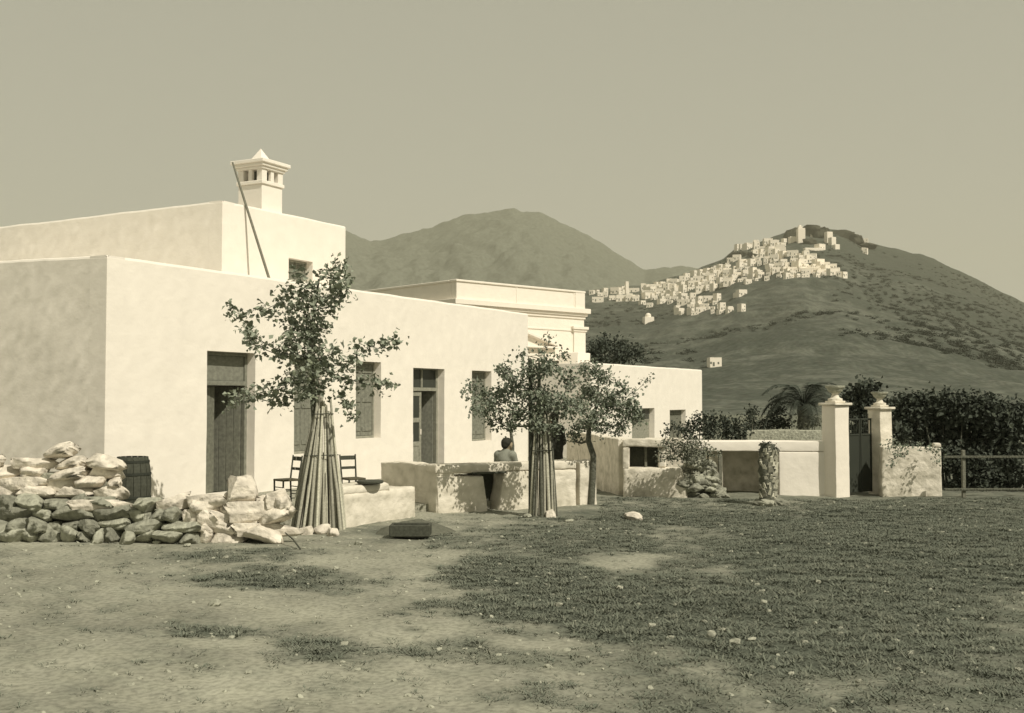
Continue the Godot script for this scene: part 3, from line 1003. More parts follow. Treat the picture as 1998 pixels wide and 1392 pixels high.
	plaster_wall(mb, UO, fd, fn, u0, u1, yb, uy0, uy1, [uw], 0.4, 0.2, 0.009)
	part(t, mb, "upper_front_wall", M.plaster)
	mb = MB.new()
	plaster_wall(mb, UO + fd * (u0 - 0.003), fn, -fd, -7.8, -0.003, yb, uy0 - 0.05, uy0 - 0.004, [], 0.4, 0.16, 0.013)
	part(t, mb, "upper_side_wall", M.plaster)
	mb = MB.new()
	fbox(mb, UO, fd, fn, u1 - 0.4, u1 - 0.012, yb, uy1 - 0.02, -7.8, -0.41)
	fbox(mb, UO, fd, fn, u0 + 0.4, u1 - 0.41, yb, uy1 - 0.03, -7.8, -7.4)
	part(t, mb, "upper_rear_wall", M.plaster)
	mb = MB.new()
	fbox(mb, UO, fd, fn, u0 + 0.3, u1 - 0.3, uy0 - 0.5, uy0 - 0.25, -7.5, -0.35)
	part(t, mb, "upper_roof", M.plaster)
	shutter(t, uw, UO, M.dark_paint)
	# chimney with an open lantern and a pointed cap
	var cc := P(508, 350, 27.2)
	var ch := MB.new()
	var cb := func(m: MB, w: float, y0: float, y1: float, bev := 0.012):
		m.bbox(Vector3(cc.x, (y0 + y1) * 0.5, cc.z), Vector3(w, y1 - y0, w), Basis(fd, Vector3.UP, fn), bev)
	var ry := func(py: float) -> float: return P(508, py, 27.2).y
	cb.call(ch, 0.76, uy0 - 0.4, ry.call(366))
	var chim := part(t, ch, "chimney", M.plaster)
	ch = MB.new()
	cb.call(ch, 0.84, ry.call(366), ry.call(359))
	cb.call(ch, 0.86, ry.call(337), ry.call(332))
	cb.call(ch, 0.95, ry.call(332), ry.call(326))
	cb.call(ch, 1.05, ry.call(326), ry.call(319))
	part(t, ch, "cornice", M.plaster, chim)
	ch = MB.new()
	for sx in [-1.0, 1.0]:
		for sz in [-1.0, 1.0]:
			ch.bbox(Vector3(cc.x, (ry.call(359) + ry.call(337)) * 0.5, cc.z) + fd * sx * 0.30 + fn * sz * 0.30, Vector3(0.18, ry.call(337) - ry.call(359), 0.18), Basis(fd, Vector3.UP, fn), 0.01)
		ch.bbox(Vector3(cc.x, (ry.call(359) + ry.call(337)) * 0.5, cc.z) + fd * sx * 0.34, Vector3(0.09, ry.call(337) - ry.call(359), 0.12), Basis(fd, Vector3.UP, fn), 0.01)
		ch.bbox(Vector3(cc.x, (ry.call(359) + ry.call(337)) * 0.5, cc.z) + fn * sx * 0.34, Vector3(0.12, ry.call(337) - ry.call(359), 0.09), Basis(fd, Vector3.UP, fn), 0.01)
	part(t, ch, "pier", M.plaster, chim)
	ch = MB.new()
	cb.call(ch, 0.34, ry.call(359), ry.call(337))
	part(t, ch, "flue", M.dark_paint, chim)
	ch = MB.new()
	var apex := Vector3(cc.x, ry.call(290), cc.z)
	var ring := []
	for q in [[-1, -1], [1, -1], [1, 1], [-1, 1]]:
		var p: Vector3 = cc + fd * float(q[0]) * 0.2 + fn * float(q[1]) * 0.2
		ring.append(Vector3(p.x, ry.call(317), p.z))
	for k in 4: ch.tri_out(ring[k], ring[(k + 1) % 4], apex + (ring[k] - cc) * 0.0, Vector3(cc.x, ring[0].y, cc.z))
	part(t, ch, "cap", M.plaster, chim)
	# a long pole leaning on the upper block
	var touch := onplane(479, 398, UO + fn * 0.03, fn)
	var roofy := top0 - 0.35
	var foot := touch + fn * 0.98
	foot.y = roofy
	var up := (touch - foot).normalized()
	var pl := MB.new()
	pl.tube([foot, touch, foot + up * (touch - foot).length() * 1.42], [0.035, 0.03, 0.022], 7)
	var po := thing("leaning_pole", "long thin wooden pole leaning against the upper block of the house", "pole", foot)
	part(po, pl, "shaft", M.wood)

# ---------------------------------------------------------------- the neighbours
func build_neighbours():
	# tall town house with a parapet, cornice and corner pilaster
	var a := deg_to_rad(47.0)
	var d := Vector3(sin(a), 0, -cos(a))
	var n := Vector3(cos(a), 0, sin(a))
	var C := P(1140, HZ, 44.0)
	C.y = 0
	var ns := func(px: float) -> float: return (onplane(px, HZ, C, n) - C).dot(d)
	var ny := func(px: float, py: float) -> float: return onplane(px, py, C, n).y
	var L: float = ns.call(890)
	var t := thing("town_house", "tall white town house with moulded cornice, parapet and pedimented doorway", "house", C)
	var yp: float = ny.call(1140, 569)
	var yc: float = ny.call(1140, 606)
	var yc2: float = ny.call(1140, 616)
	var yf: float = ny.call(1130, 641)
	var mb := MB.new()
	var wh := [[ns.call(1066), ns.call(1104), 1.0, ny.call(1085, 704)], [ns.call(1000), ns.call(1042), 0.1, ny.call(1035, 700)]]
	wh = [wh[1], wh[0]]
	plaster_wall(mb, C, d, n, L, 0.0, -0.2, yc2, yc2, wh, 0.4, 0.4, 0.006)
	part(t, mb, "front_wall", M.trim)
	mb = MB.new()
	fbox(mb, C, d, n, L, L + 0.39, -0.2, yc2 - 0.02, -8.0, -0.41)
	part(t, mb, "side_wall", M.trim)
	mb = MB.new()
	fbox(mb, C, d, n, -0.4, -0.01, -0.2, yc2 - 0.02, -8.0, -0.41)
	part(t, mb, "side_wall", M.trim)
	mb = MB.new()
	fbox(mb, C, d, n, L + 0.4, -0.41, -0.2, yc2 - 0.03, -8.0, -7.6)
	part(t, mb, "rear_wall", M.trim)
	mb = MB.new()
	fbox(mb, C, d, n, L + 0.3, -0.3, yc2 - 0.4, yc2 - 0.2, -7.7, -0.3)
	part(t, mb, "roof", M.trim)
	mb = MB.new()      # cornice mouldings all round the top
	for q in [[yc2 - 0.16, yc2 - 0.05, 0.05], [yc2 - 0.048, yc2 + 0.06, 0.11], [yc2 + 0.062, yc + 0.05, 0.2]]:
		fbox(mb, C, d, n, L - q[2], q[2], q[0], q[1], -8.0 - q[2], q[2], 0.012)
	fbox(mb, C, d, n, L - 0.03, 0.03, yf - 0.13, yf - 0.06, -0.2, 0.035)
	part(t, mb, "cornice", M.trim)
	mb = MB.new()
	fbox(mb, C, d, n, L, 0.0, yc + 0.05, yp - 0.08, -0.3, 0.01)
	fbox(mb, C, d, n, L, L + 0.3, yc + 0.05, yp - 0.09, -8.0, -0.31)
	fbox(mb, C, d, n, -0.3, 0.0, yc + 0.05, yp - 0.09, -8.0, -0.31)
	fbox(mb, C, d, n, L - 0.05, 0.05, yp - 0.08, yp, -0.35, 0.06, 0.015)
	fbox(mb, C, d, n, L - 0.05, L + 0.33, yp - 0.088, yp - 0.008, -8.05, -0.36, 0.015)
	part(t, mb, "parapet", M.trim)
	mb = MB.new()
	for px in [1008.0, 1121.0]:
		var s: float = ns.call(px)
		fbox(mb, C, d, n, s - 0.03, s + 0.03, yc + 0.06, yp - 0.09, 0.0, 0.028)
	fbox(mb, C, d, n, ns.call(1122), 0.012, yc + 0.06, yp - 0.085, 0.0, 0.05)
	part(t, mb, "pier", M.trim)
	mb = MB.new()
	fbox(mb, C, d, n, ns.call(1118), 0.02, 0.0, yf - 0.05, -0.3, 0.07)
	fbox(mb, C, d, n, ns.call(1114), 0.12, yf - 0.05, yf + 0.06, -0.3, 0.16)
	fbox(mb, C, d, n, ns.call(1116), 0.07, yf - 0.14, yf - 0.052, -0.3, 0.11)
	part(t, mb, "pilaster", M.trim)
	mb = MB.new()      # door pediment
	var pa: float = ns.call(1083)
	var pm: float = ns.call(1012)
	var pl: float = pm - (pa - pm)
	var y0: float = ny.call(1060, 676)
	var y1: float = ny.call(1020, 645)
	fbox(mb, C, d, n, pl, pa, y0 - 0.09, y0, 0.0, 0.2, 0.02)
	for e in [pa, pl]:
		var p0: Vector3 = C + d * e + n * 0.1 + Vector3.UP * (y0 + 0.05)
		var p1: Vector3 = C + d * pm + n * 0.1 + Vector3.UP * y1
		var bx := (p1 - p0).normalized()
		mb.bbox((p0 + p1) * 0.5, Vector3((p1 - p0).length(), 0.13, 0.2), Basis(bx, n.cross(bx), n), 0.02)
	part(t, mb, "pediment", M.trim)
	for k in 2:
		var h: Array = wh[k]
		mb = MB.new()
		fbox(mb, C, d, n, h[0], h[1], h[2], h[3], -0.25, -0.2, 0.004)
		var w := part(t, mb, "window" if k == 1 else "door", M.dark_paint)
		mb = MB.new()
		var m: float = (h[0] + h[1]) * 0.5
		for q in 2:
			var x0: float = h[0] + 0.1 if q == 0 else m + 0.05
			var x1: float = m - 0.05 if q == 0 else h[1] - 0.1
			fbox(mb, C, d, n, x0, x1, h[2] + 0.1, h[3] - 0.1, -0.198, -0.19, 0.002)
		part(t, mb, "shutter", M.iron, w)
	# low white outbuilding in line with the long house
	var B := onplane(1370, HZ, FO - fn * 0.15, fn)
	B.y = 0
	var b0: float = fs(1152, B)
	t = thing("low_outbuilding", "small flat-roofed white outbuilding with grey door and square window", "house", B)
	var top: float = fy(1370, 722, B)
	var topl: float = fy(1200, 711, B)
	var dh := [fs(1233, B), fs(1277, B), 0.1, fy(1255, 797, B)]
	var wn := [fs(1307, B), fs(1338, B), fy(1322, 862, B), fy(1322, 800, B)]
	mb = MB.new()
	plaster_wall(mb, B, fd, fn, b0, 0.0, -0.2, topl, top, [dh, wn], 0.4, 0.25, 0.009)
	part(t, mb, "front_wall", M.plaster)
	mb = MB.new()
	fbox(mb, B, fd, fn, b0, -0.01, -0.2, top - 0.1, -3.2, -2.9)
	fbox(mb, B, fd, fn, -0.4, -0.012, -0.2, top - 0.02, -2.89, -0.41)
	fbox(mb, B, fd, fn, b0 + 0.01, b0 + 0.4, -0.2, topl - 0.02, -2.89, -0.41)
	part(t, mb, "rear_wall", M.plaster)
	mb = MB.new()
	fbox(mb, B, fd, fn, b0 + 0.2, -0.2, top - 0.5, top - 0.25, -2.95, -0.35)
	part(t, mb, "roof", M.plaster)
	mb = MB.new()
	fbox(mb, B, fd, fn, dh[0], dh[1], dh[3] - 0.5, dh[3], -0.3, -0.2)
	var m2: float = (dh[0] + dh[1]) * 0.5
	fbox(mb, B, fd, fn, dh[0], m2 - 0.004, 0.1, dh[3] - 0.505, -0.28, -0.22)
	fbox(mb, B, fd, fn, m2 + 0.004, dh[1], 0.1, dh[3] - 0.505, -0.28, -0.22)
	part(t, mb, "door", M.paint2)
	mb = MB.new()
	fbox(mb, B, fd, fn, dh[0] + 0.1, dh[1] - 0.1, dh[3] - 0.42, dh[3] - 0.06, -0.199, -0.19, 0.002)
	part(t, mb, "pane", M.glass)
	shutter(t, wn, B, M.dark_paint)
	# a stepped ledge between the two
	mb = MB.new()
	var q0 := P(1128, 700, 40.5)
	block(mb, box8(Vector3(q0.x, 0, q0.z), fd, fn, 0.0, 1.15, -0.2, P(1128, 687, 40.5).y, -0.8, 0.0), 0.25, 0.012, 0.04)
	part(thing("chimney_stub", "short square white masonry stub between town house and outbuilding", "masonry", Vector3(q0.x, 0, q0.z)), mb, "shaft", M.plaster)

# ---------------------------------------------------------------- terrace, walls, gate
func wall_line(a: Vector3, b: Vector3) -> Array:      # direction and camera-facing normal of a wall line on the ground
	var d := (b - a).normalized()
	var n := Vector3(-d.z, 0, d.x)
	if n.dot(Vector3(0, 0, 0) - a) < 0: n = -n
	return [d, n]
func quad_prism(mb: MB, a: Vector3, d: Vector3, n: Vector3, q: Array, thick: float, cell := 0.12, amp := 0.015, rnd := 0.03):
	# q: bottom s0, bottom s1, top s1, top s0, then y bottom, y top
	var r := []
	for k in 2:
		var y: float = q[4] if k == 0 else q[5]
		var s0: float = q[0] if k == 0 else q[3]
		var s1: float = q[1] if k == 0 else q[2]
		for e in [[s0, 0.0], [s1, 0.0], [s1, -thick], [s0, -thick]]:
			var p: Vector3 = a + d * float(e[0]) + n * float(e[1])
			r.append(Vector3(p.x, y, p.z))
	block(mb, r, cell, amp, rnd)
func build_terrace():
	# raised earth floor in front of the house
	var c := [G(-400, 1052), G(560, 1040), G(700, 1012), G(1163, 985), FO + fd * fs(1030), FO + fd * (fs(205) - 8.0)]
	var mb := MB.new()
	var top := []
	for p in c: top.append(Vector3(p.x, 0.155, p.z))
	top[0].z -= 0.5; top[1].z -= 0.5; top[2].z -= 0.3; top[3].z -= 0.3
	for k in range(1, 5): mb.tri(top[0], top[k], top[k + 1])
	for k in 5:
		var a: Vector3 = top[k]
		var b: Vector3 = top[k + 1]
		mb.quad(Vector3(a.x, -0.2, a.z), Vector3(b.x, -0.2, b.z), b, a)
	tag(obj(mb, "terrace_floor", M.terrace), "", "", "", "structure")
	# whitewashed bench block beside the cane guard
	var A := G(668, 1030)
	var B := G(813, 1009)
	var w := wall_line(A, B)
	var L := (B - A).length()
	var t := thing("masonry_bench", "low whitewashed masonry bench between the cane-wrapped tree and the steps", "bench", A)
	mb = MB.new()
	quad_prism(mb, A, w[0], w[1], [0.0, L, L - 0.02, 0.0, -0.15, 0.52], 0.62, 0.09, 0.03, 0.05)
	part(t, mb, "base", M.old_plaster)
	mb = MB.new()
	quad_prism(mb, A, w[0], w[1], [-0.02, L * 0.62, L * 0.60, 0.0, 0.50, 0.63], 0.60, 0.09, 0.025, 0.04)
	part(t, mb, "seat_slab", M.old_plaster)
	# board lying on it
	mb = MB.new()
	var bp := P(722, 944, 18.2)
	bp.y = 0.655
	mb.lathe([[0.0, 0.0], [0.2, 0.0], [0.22, 0.015], [0.22, 0.04], [0.2, 0.05], [0.0, 0.05]], bp, 20)
	part(thing("round_board", "dark round wooden tray lying on the whitewashed bench", "tray", bp), mb, "disc", M.dark_wood)
	# stepping slab in the gap
	mb = MB.new()
	var sp := G(832, 1000)
	block(mb, box8(sp, Vector3(1, 0, 0), Vector3(0, 0, 1), -0.28, 0.3, -0.1, 0.1, -0.7, 0.05), 0.12, 0.02, 0.03)
	part(thing("stone_step", "pale worn stone step in the gap of the terrace walls", "step", sp), mb, "slab", M.old_plaster)
	# terrace wall: return in shade, then the front with a tapering gap
	var C := G(853, 1004)
	var Dp := G(742, 984)
	var E := G(1166, 985)
	w = wall_line(C, E)
	t = thing("terrace_wall", "weathered white terrace wall with a tapering gap under a plank", "wall", C)
	var s := func(px: float) -> float: return (onplane(px, 1000, C, w[1]) - C).dot(w[0])
	var y := func(px: float, py: float) -> float: return onplane(px, py, C, w[1]).y
	var ytop: float = y.call(900, 906)
	var yl: float = y.call(950, 921)
	mb = MB.new()
	quad_prism(mb, C, w[0], w[1], [s.call(856), s.call(956), s.call(947), s.call(852), -0.15, yl - 0.04], 0.4, 0.09, 0.03, 0.04)
	part(t, mb, "pier", M.old_plaster)
	mb = MB.new()
	quad_prism(mb, C, w[0], w[1], [s.call(973), s.call(1126), s.call(1126), s.call(985), -0.15, yl - 0.002], 0.4, 0.09, 0.03, 0.04)
	part(t, mb, "pier", M.old_plaster)
	mb = MB.new()
	quad_prism(mb, C, w[0], w[1], [s.call(1132), s.call(1167), s.call(1166), s.call(1132), -0.15, ytop - 0.02], 0.36, 0.09, 0.03, 0.04)
	part(t, mb, "pier", M.old_plaster)
	mb = MB.new()
	fbox(mb, C, w[0], w[1], s.call(921), s.call(986), yl - 0.038, yl - 0.003, -0.36, 0.05, 0.008)
	part(t, mb, "plank", M.dark_wood)
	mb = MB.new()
	fbox(mb, C, w[0], w[1], s.call(940), s.call(990), -0.1, yl - 0.045, -0.46, -0.405, 0.01)  # added dark board, stands in for the shade inside the gap
	part(t, mb, "shade_board", M.dark_wood)
	mb = MB.new()
	quad_prism(mb, C, w[0], w[1], [s.call(850), s.call(1126), s.call(1125), s.call(851), yl, ytop], 0.44, 0.1, 0.02, 0.04)
	part(t, mb, "coping", M.old_plaster)
	var w2 := wall_line(Dp, C)
	var L2 := (C - Dp).length()
	mb = MB.new()
	quad_prism(mb, Dp, w2[0], w2[1], [0.0, L2 - 0.02, L2 - 0.02, 0.0, -0.15, ytop - 0.03], 0.38, 0.1, 0.03, 0.04)
	part(t, mb, "return_wall", M.old_plaster)
func build_compound():
	# ruined hut: front with an opening, side in shade
	var A := G(1214, 970)
	var B := G(1342, 972)
	var w := wall_line(A, B)
	var d: Vector3 = w[0]
	var n: Vector3 = w[1]
	var s := func(px: float) -> float: return (onplane(px, 960, A, n) - A).dot(d)
	var y := func(px: float, py: float) -> float: return onplane(px, py, A, n).y
	var t := thing("ruined_hut", "crumbling whitewashed hut with a dark square opening beside the rubble", "hut", A)
	var mb := MB.new()
	quad_prism(mb, A, d, n, [0.0, s.call(1343), s.call(1330), 0.0, -0.15, y.call(1280, 914)], 0.4, 0.08, 0.035, 0.05)
	part(t, mb, "front_wall", M.old_plaster)
	mb = MB.new()
	quad_prism(mb, A, d, n, [0.0, s.call(1226), s.call(1227), 0.0, y.call(1220, 914) - 0.01, y.call(1220, 874)], 0.36, 0.08, 0.02, 0.03)
	quad_prism(mb, A, d, n, [0.0, s.call(1300), s.call(1290), 0.0, y.call(1220, 873), y.call(1220, 857)], 0.38, 0.08, 0.02, 0.03)
	part(t, mb, "lintel", M.old_plaster)
	mb = MB.new()
	fbox(mb, A, d, n, s.call(1257), s.call(1262), y.call(1258, 913), y.call(1258, 872), -0.25, -0.18)
	part(t, mb, "mullion", M.wood)
	mb = MB.new()
	fbox(mb, A, d, n, s.call(1284), s.call(1300), y.call(1258, 913), y.call(1258, 872), -0.3, -0.05, 0.03)
	part(t, mb, "jamb", M.old_plaster)
	mb = MB.new()
	var sd := (P(1112, HZ, 29.0) - Vector3(A.x, P(1112, HZ, 29.0).y, A.z))
	sd.y = 0
	var sL := sd.length()
	sd = sd.normalized()
	var sn := Vector3(sd.z, 0, -sd.x)
	if sn.x > 0: sn = -sn
	quad_prism(mb, A + sd * 0.4, sd, sn, [0.0, sL, sL, 0.0, -0.15, y.call(1220, 857) - 0.01], 0.35, 0.12, 0.03, 0.04)
	part(t, mb, "side_wall", M.old_plaster)
	mb = MB.new()
	fbox(mb, A, d, n, 0.36, s.call(1330), -0.1, y.call(1220, 862), -2.4, -2.1)
	part(t, mb, "rear_wall", M.old_plaster)
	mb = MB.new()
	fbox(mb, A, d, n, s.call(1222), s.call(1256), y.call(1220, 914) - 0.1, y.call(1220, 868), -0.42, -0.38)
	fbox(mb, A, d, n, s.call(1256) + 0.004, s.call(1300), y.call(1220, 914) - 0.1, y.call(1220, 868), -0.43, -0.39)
	part(t, mb, "shade_backing", M.dark_wood)  # dark boards added behind the opening in place of its shade
	# trough shelter: white beam, shaded back, wall running to the gate pillar
	A = G(1345, 967)
	B = G(1632, 969)
	w = wall_line(A, B)
	d = w[0]; n = w[1]
	y = func(px: float, py: float) -> float: return onplane(px, py, A, n).y
	s = func(px: float) -> float: return (onplane(px, 960, A, n) - A).dot(d)
	var yt: float = y.call(1500, 861)
	var ybm: float = y.call(1500, 881)
	t = thing("garden_wall", "smooth white garden wall with a long beam over a shaded bay", "wall", A)
	mb = MB.new()
	quad_prism(mb, A, d, n, [s.call(1520), s.call(1634), s.call(1634), s.call(1520), -0.15, ybm - 0.003], 0.5, 0.12, 0.012, 0.03)
	part(t, mb, "wall_panel", M.plaster)
	mb = MB.new()
	quad_prism(mb, A, d, n, [s.call(1368), s.call(1634), s.call(1620), s.call(1344), ybm, yt], 0.52, 0.12, 0.01, 0.03)
	part(t, mb, "beam", M.plaster)
	mb = MB.new()
	fbox(mb, A, d, n, s.call(1390), s.call(1640), -0.1, ybm - 0.005, -1.3, -1.1)
	part(t, mb, "rear_panel", M.old_plaster)
	mb = MB.new()
	fbox(mb, A, d, n, s.call(1521), s.call(1521) + 0.2, -0.1, ybm - 0.006, -1.09, -0.52)
	part(t, mb, "side_panel", M.old_plaster)
	mb = MB.new()
	fbox(mb, A, d, n, s.call(1414) - 0.22, s.call(1414), -0.1, ybm - 0.006, -1.09, -0.3)
	part(t, mb, "side_panel", M.old_plaster)
	mb = MB.new()
	fbox(mb, A, d, n, s.call(1403), s.call(1411), -0.05, ybm + 0.03, -0.16, -0.06, 0.015)
	part(t, mb, "post", M.wood)
	mb = MB.new()
	fbox(mb, A, d, n, s.call(1385), s.call(1640), yt - 0.2, yt - 0.03, -1.35, -0.525)
	part(t, mb, "roof_slab", M.old_plaster)
	# gate pillars, turned so that two faces show
	var yaw := deg_to_rad(29.0)
	var pb := Basis(Vector3.UP, yaw)
	for k in 2:
		var b := G([1632.0, 1719.0][k], [969.0, 962.0][k])
		var wd: float = [0.40, 0.37][k]
		var hy: float = P(0, [787.0, 795.0][k], -b.z).y
		t = thing("gate_pillar", ["stout white gate pillar joined to the smooth garden wall", "white gate pillar half covered by the dark tree's leaves"][k], "pillar", b)
		mb = MB.new()
		block(mb, box8(b, pb.x, pb.z, -wd / 2, wd / 2, -0.15, hy - 0.05, -wd / 2, wd / 2), 0.12, 0.012, 0.025)
		part(t, mb, "shaft", M.old_plaster if k == 1 else M.trim)
		mb = MB.new()
		mb.bbox(Vector3(b.x, hy - 0.02, b.z), Vector3(wd + 0.1, 0.055, wd + 0.1), pb, 0.012)
		mb.bbox(Vector3(b.x, hy + 0.028, b.z), Vector3(wd - 0.1, 0.04, wd - 0.1), pb, 0.012)
		part(t, mb, "cap", M.old_plaster)
		urn(["shallow stone urn on the pillar joined to the smooth garden wall", "shallow stone urn on the pillar beside the dark tree"][k], Vector3(b.x, hy + 0.045, b.z), [1.0, 0.9][k])
	# gate
	var g0 := G(1656, 966)
	var g1 := G(1703, 962)
	w = wall_line(g0, g1)
	d = w[0]; n = w[1]
	var gl := (g1 - g0).length()
	t = thing("iron_gate", "dark iron double gate between two white pillars", "gate", g0)
	for k in 2:
		var x0 := gl * 0.5 * k + 0.01
		var x1 := gl * 0.5 * (k + 1) - 0.01
		mb = MB.new()
		fbox(mb, g0, d, n, x0, x0 + 0.035, 0.03, 1.62, -0.02, 0.02)
		fbox(mb, g0, d, n, x1 - 0.035, x1, 0.03, 1.62, -0.02, 0.02)
		for yy in [0.06, 1.27, 1.6]: fbox(mb, g0, d, n, x0 + 0.035, x1 - 0.035, yy - 0.02, yy + 0.02, -0.018, 0.018)
		var lf := part(t, mb, "gate_leaf", M.iron)
		mb = MB.new()
		fbox(mb, g0, d, n, x0 + 0.035, x1 - 0.035, 0.08, 1.25, -0.006, 0.006, 0.001)
		part(t, mb, "sheet_panel", M.iron, lf)
		for i in 3:
			mb = MB.new()
			var xx := lerpf(x0 + 0.035, x1 - 0.035, (i + 1) / 4.0)
			mb.tube([g0 + d * xx + Vector3.UP * 1.26, g0 + d * xx + Vector3.UP * 1.72], [0.008, 0.006], 5)
			part(t, mb, "bar", M.iron, lf)
	# wall beyond the gate
	A = G(1722, 968)
	B = G(1840, 969.5)
	w = wall_line(A, B)
	d = w[0]; n = w[1]
	s = func(px: float) -> float: return (onplane(px, 960, A, n) - A).dot(d)
	y = func(px: float, py: float) -> float: return onplane(px, py, A, n).y
	t = thing("boundary_wall", "pale weathered boundary wall with leaves trailing over its top", "wall", A)
	mb = MB.new()
	quad_prism(mb, A, d, n, [0.0, s.call(1839), s.call(1839), 0.0, -0.15, y.call(1780, 872)], 0.4, 0.12, 0.02, 0.04)
	part(t, mb, "wall_panel", M.old_plaster)
	mb = MB.new()
	quad_prism(mb, A, d, n, [s.call(1823), s.call(1839), s.call(1838), s.call(1825), y.call(1780, 872) - 0.004, y.call(1780, 864)], 0.2, 0.1, 0.01, 0.02)
	part(t, mb, "end_stub", M.old_plaster)
	# rail fence going on from it
	var f0 := G(1842, 975)
	var f1 := f0 + Vector3(4.2, 0, -0.1)
	w = wall_line(f0, f1)
	t = thing("rail_fence", "thin two-rail wooden fence running on from the boundary wall", "fence", f0)
	for yy in [0.86, 0.2]:
		mb = MB.new()
		fbox(mb, f0, w[0], w[1], 0.0, 4.2, yy - 0.025, yy + 0.025, -0.02, 0.02)
		part(t, mb, "rail", M.bark)
	for k in 3:
		mb = MB.new()
		fbox(mb, f0, w[0], w[1], 0.4 + k * 1.8, 0.47 + k * 1.8, -0.1, 1.0, -0.09, -0.021)
		part(t, mb, "post", M.wood)
	# grey garden shed wall behind
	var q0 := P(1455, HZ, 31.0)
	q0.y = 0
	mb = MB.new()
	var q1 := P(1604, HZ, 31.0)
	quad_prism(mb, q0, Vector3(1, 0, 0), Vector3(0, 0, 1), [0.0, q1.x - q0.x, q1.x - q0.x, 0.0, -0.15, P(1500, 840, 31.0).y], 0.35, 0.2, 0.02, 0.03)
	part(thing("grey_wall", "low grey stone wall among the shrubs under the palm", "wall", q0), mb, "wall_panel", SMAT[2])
	# rubble heap
	t = thing("rubble_heap", "sloping heap of broken field stones beside the ruined hut", "rubble", G(1370, 972))
	var c := G(1372, 970)
	for k in 170:
		var yy := pow(rng.randf(), 1.3) * 0.72
		var wd := 0.50 * (1.0 - yy * 0.8)
		var p := c + Vector3(rng.randf_range(-1, 1) * wd - 0.06, yy, rng.randf_range(-0.3, 0.45) * (1.0 - yy) - 0.1)
		var sz := rng.randf_range(0.1, 0.21)
		var bs := Basis.from_euler(Vector3(rng.randf() * 6, rng.randf() * 6, rng.randf() * 6)).scaled(Vector3(sz * 1.4, sz * 0.8, sz))
		inst(SM[(k % 3)][rng.randi() % 6], "stone", t, Transform3D(bs, p - t.position))
	mb = MB.new()
	mb.lathe([[0.40, -0.1], [0.30, 0.25], [0.10, 0.6], [0.0, 0.65]], c + Vector3(-0.05, 0, -0.28), 12)
	part(t, mb, "core", SMAT[0])
	# palm stump standing in front of the bay
	var pb0 := G(1500, 986)
	t = thing("palm_stump", "shaggy cut palm stump standing before the white beam", "stump", pb0)
	mb = MB.new()
	var pts := []
	var rad := []
	for k in 15:
		pts.append(pb0 + Vector3(-0.02 + 0.02 * sin(k * 0.5), -0.05 + k * 0.088, 0))
		rad.append((0.185 if k % 2 == 0 else 0.155) - 0.002 * k)
	mb.tube(pts, rad, 14)
	part(t, mb, "trunk", M.bark)
	for k in 110:      # cut leaf bases, each a ragged wedge
		var yy := 0.04 + 1.0 * k / 110.0
		var an := k * 2.39996 + rng.randf_range(-0.2, 0.2)
		var o := Vector3(cos(an), 0, sin(an))
		var up2 := (Vector3.UP + o * rng.randf_range(0.0, 0.3) + Vector3(rng.randf_range(-0.3, 0.3), 0, rng.randf_range(-0.3, 0.3))).normalized()
		var sx := o.cross(up2).normalized()
		var wd := rng.randf_range(0.03, 0.055)
		var ln := rng.randf_range(0.07, 0.13)
		var p := pb0 + o * 0.145 + Vector3.UP * yy
		var q := p + up2 * ln
		var th := sx.cross(up2).normalized() * 0.018
		mb = MB.new()
		var cc := (p + q) * 0.5
		mb.quad_out(p - sx * wd + th, p + sx * wd + th, q + sx * wd * 0.5 + th, q - sx * wd * 0.5 + th, cc)
		mb.quad_out(p - sx * wd - th, p + sx * wd - th, q + sx * wd * 0.5 - th, q - sx * wd * 0.5 - th, cc)
		mb.quad_out(p - sx * wd - th, p - sx * wd + th, q - sx * wd * 0.5 + th, q - sx * wd * 0.5 - th, cc)
		mb.quad_out(p + sx * wd - th, p + sx * wd + th, q + sx * wd * 0.5 + th, q + sx * wd * 0.5 - th, cc)
		mb.quad_out(q - sx * wd * 0.5 - th, q + sx * wd * 0.5 - th, q + sx * wd * 0.5 + th, q - sx * wd * 0.5 + th, cc)
		part(t, mb, "leaf_base", [M.cane1, M.cane2, M.cane0, M.cane3][k % 4])
	mb = MB.new()
	leafy(mb, [[pb0 + Vector3(0, 1.1, 0), 0.13], [pb0 + Vector3(-0.05, 1.03, 0.02), 0.12], [pb0 + Vector3(0.06, 1.05, 0.05), 0.1]], 2600, 0.05, rng)
	tag(part(t, mb, "foliage", M.leaf_dark), "", "", "", "stuff")
	for k in 7:
		var p := pb0 + Vector3(rng.randf_range(-0.25, 0.3), 0.04, rng.randf_range(0.0, 0.3))
		var sz := rng.randf_range(0.14, 0.24)
		inst(SM[k % 3][k % 6], "stone", t, Transform3D(Basis.from_euler(Vector3(0, rng.randf() * 6, 0)).scaled(Vector3(sz * 1.3, sz * 0.8, sz)), p - pb0))

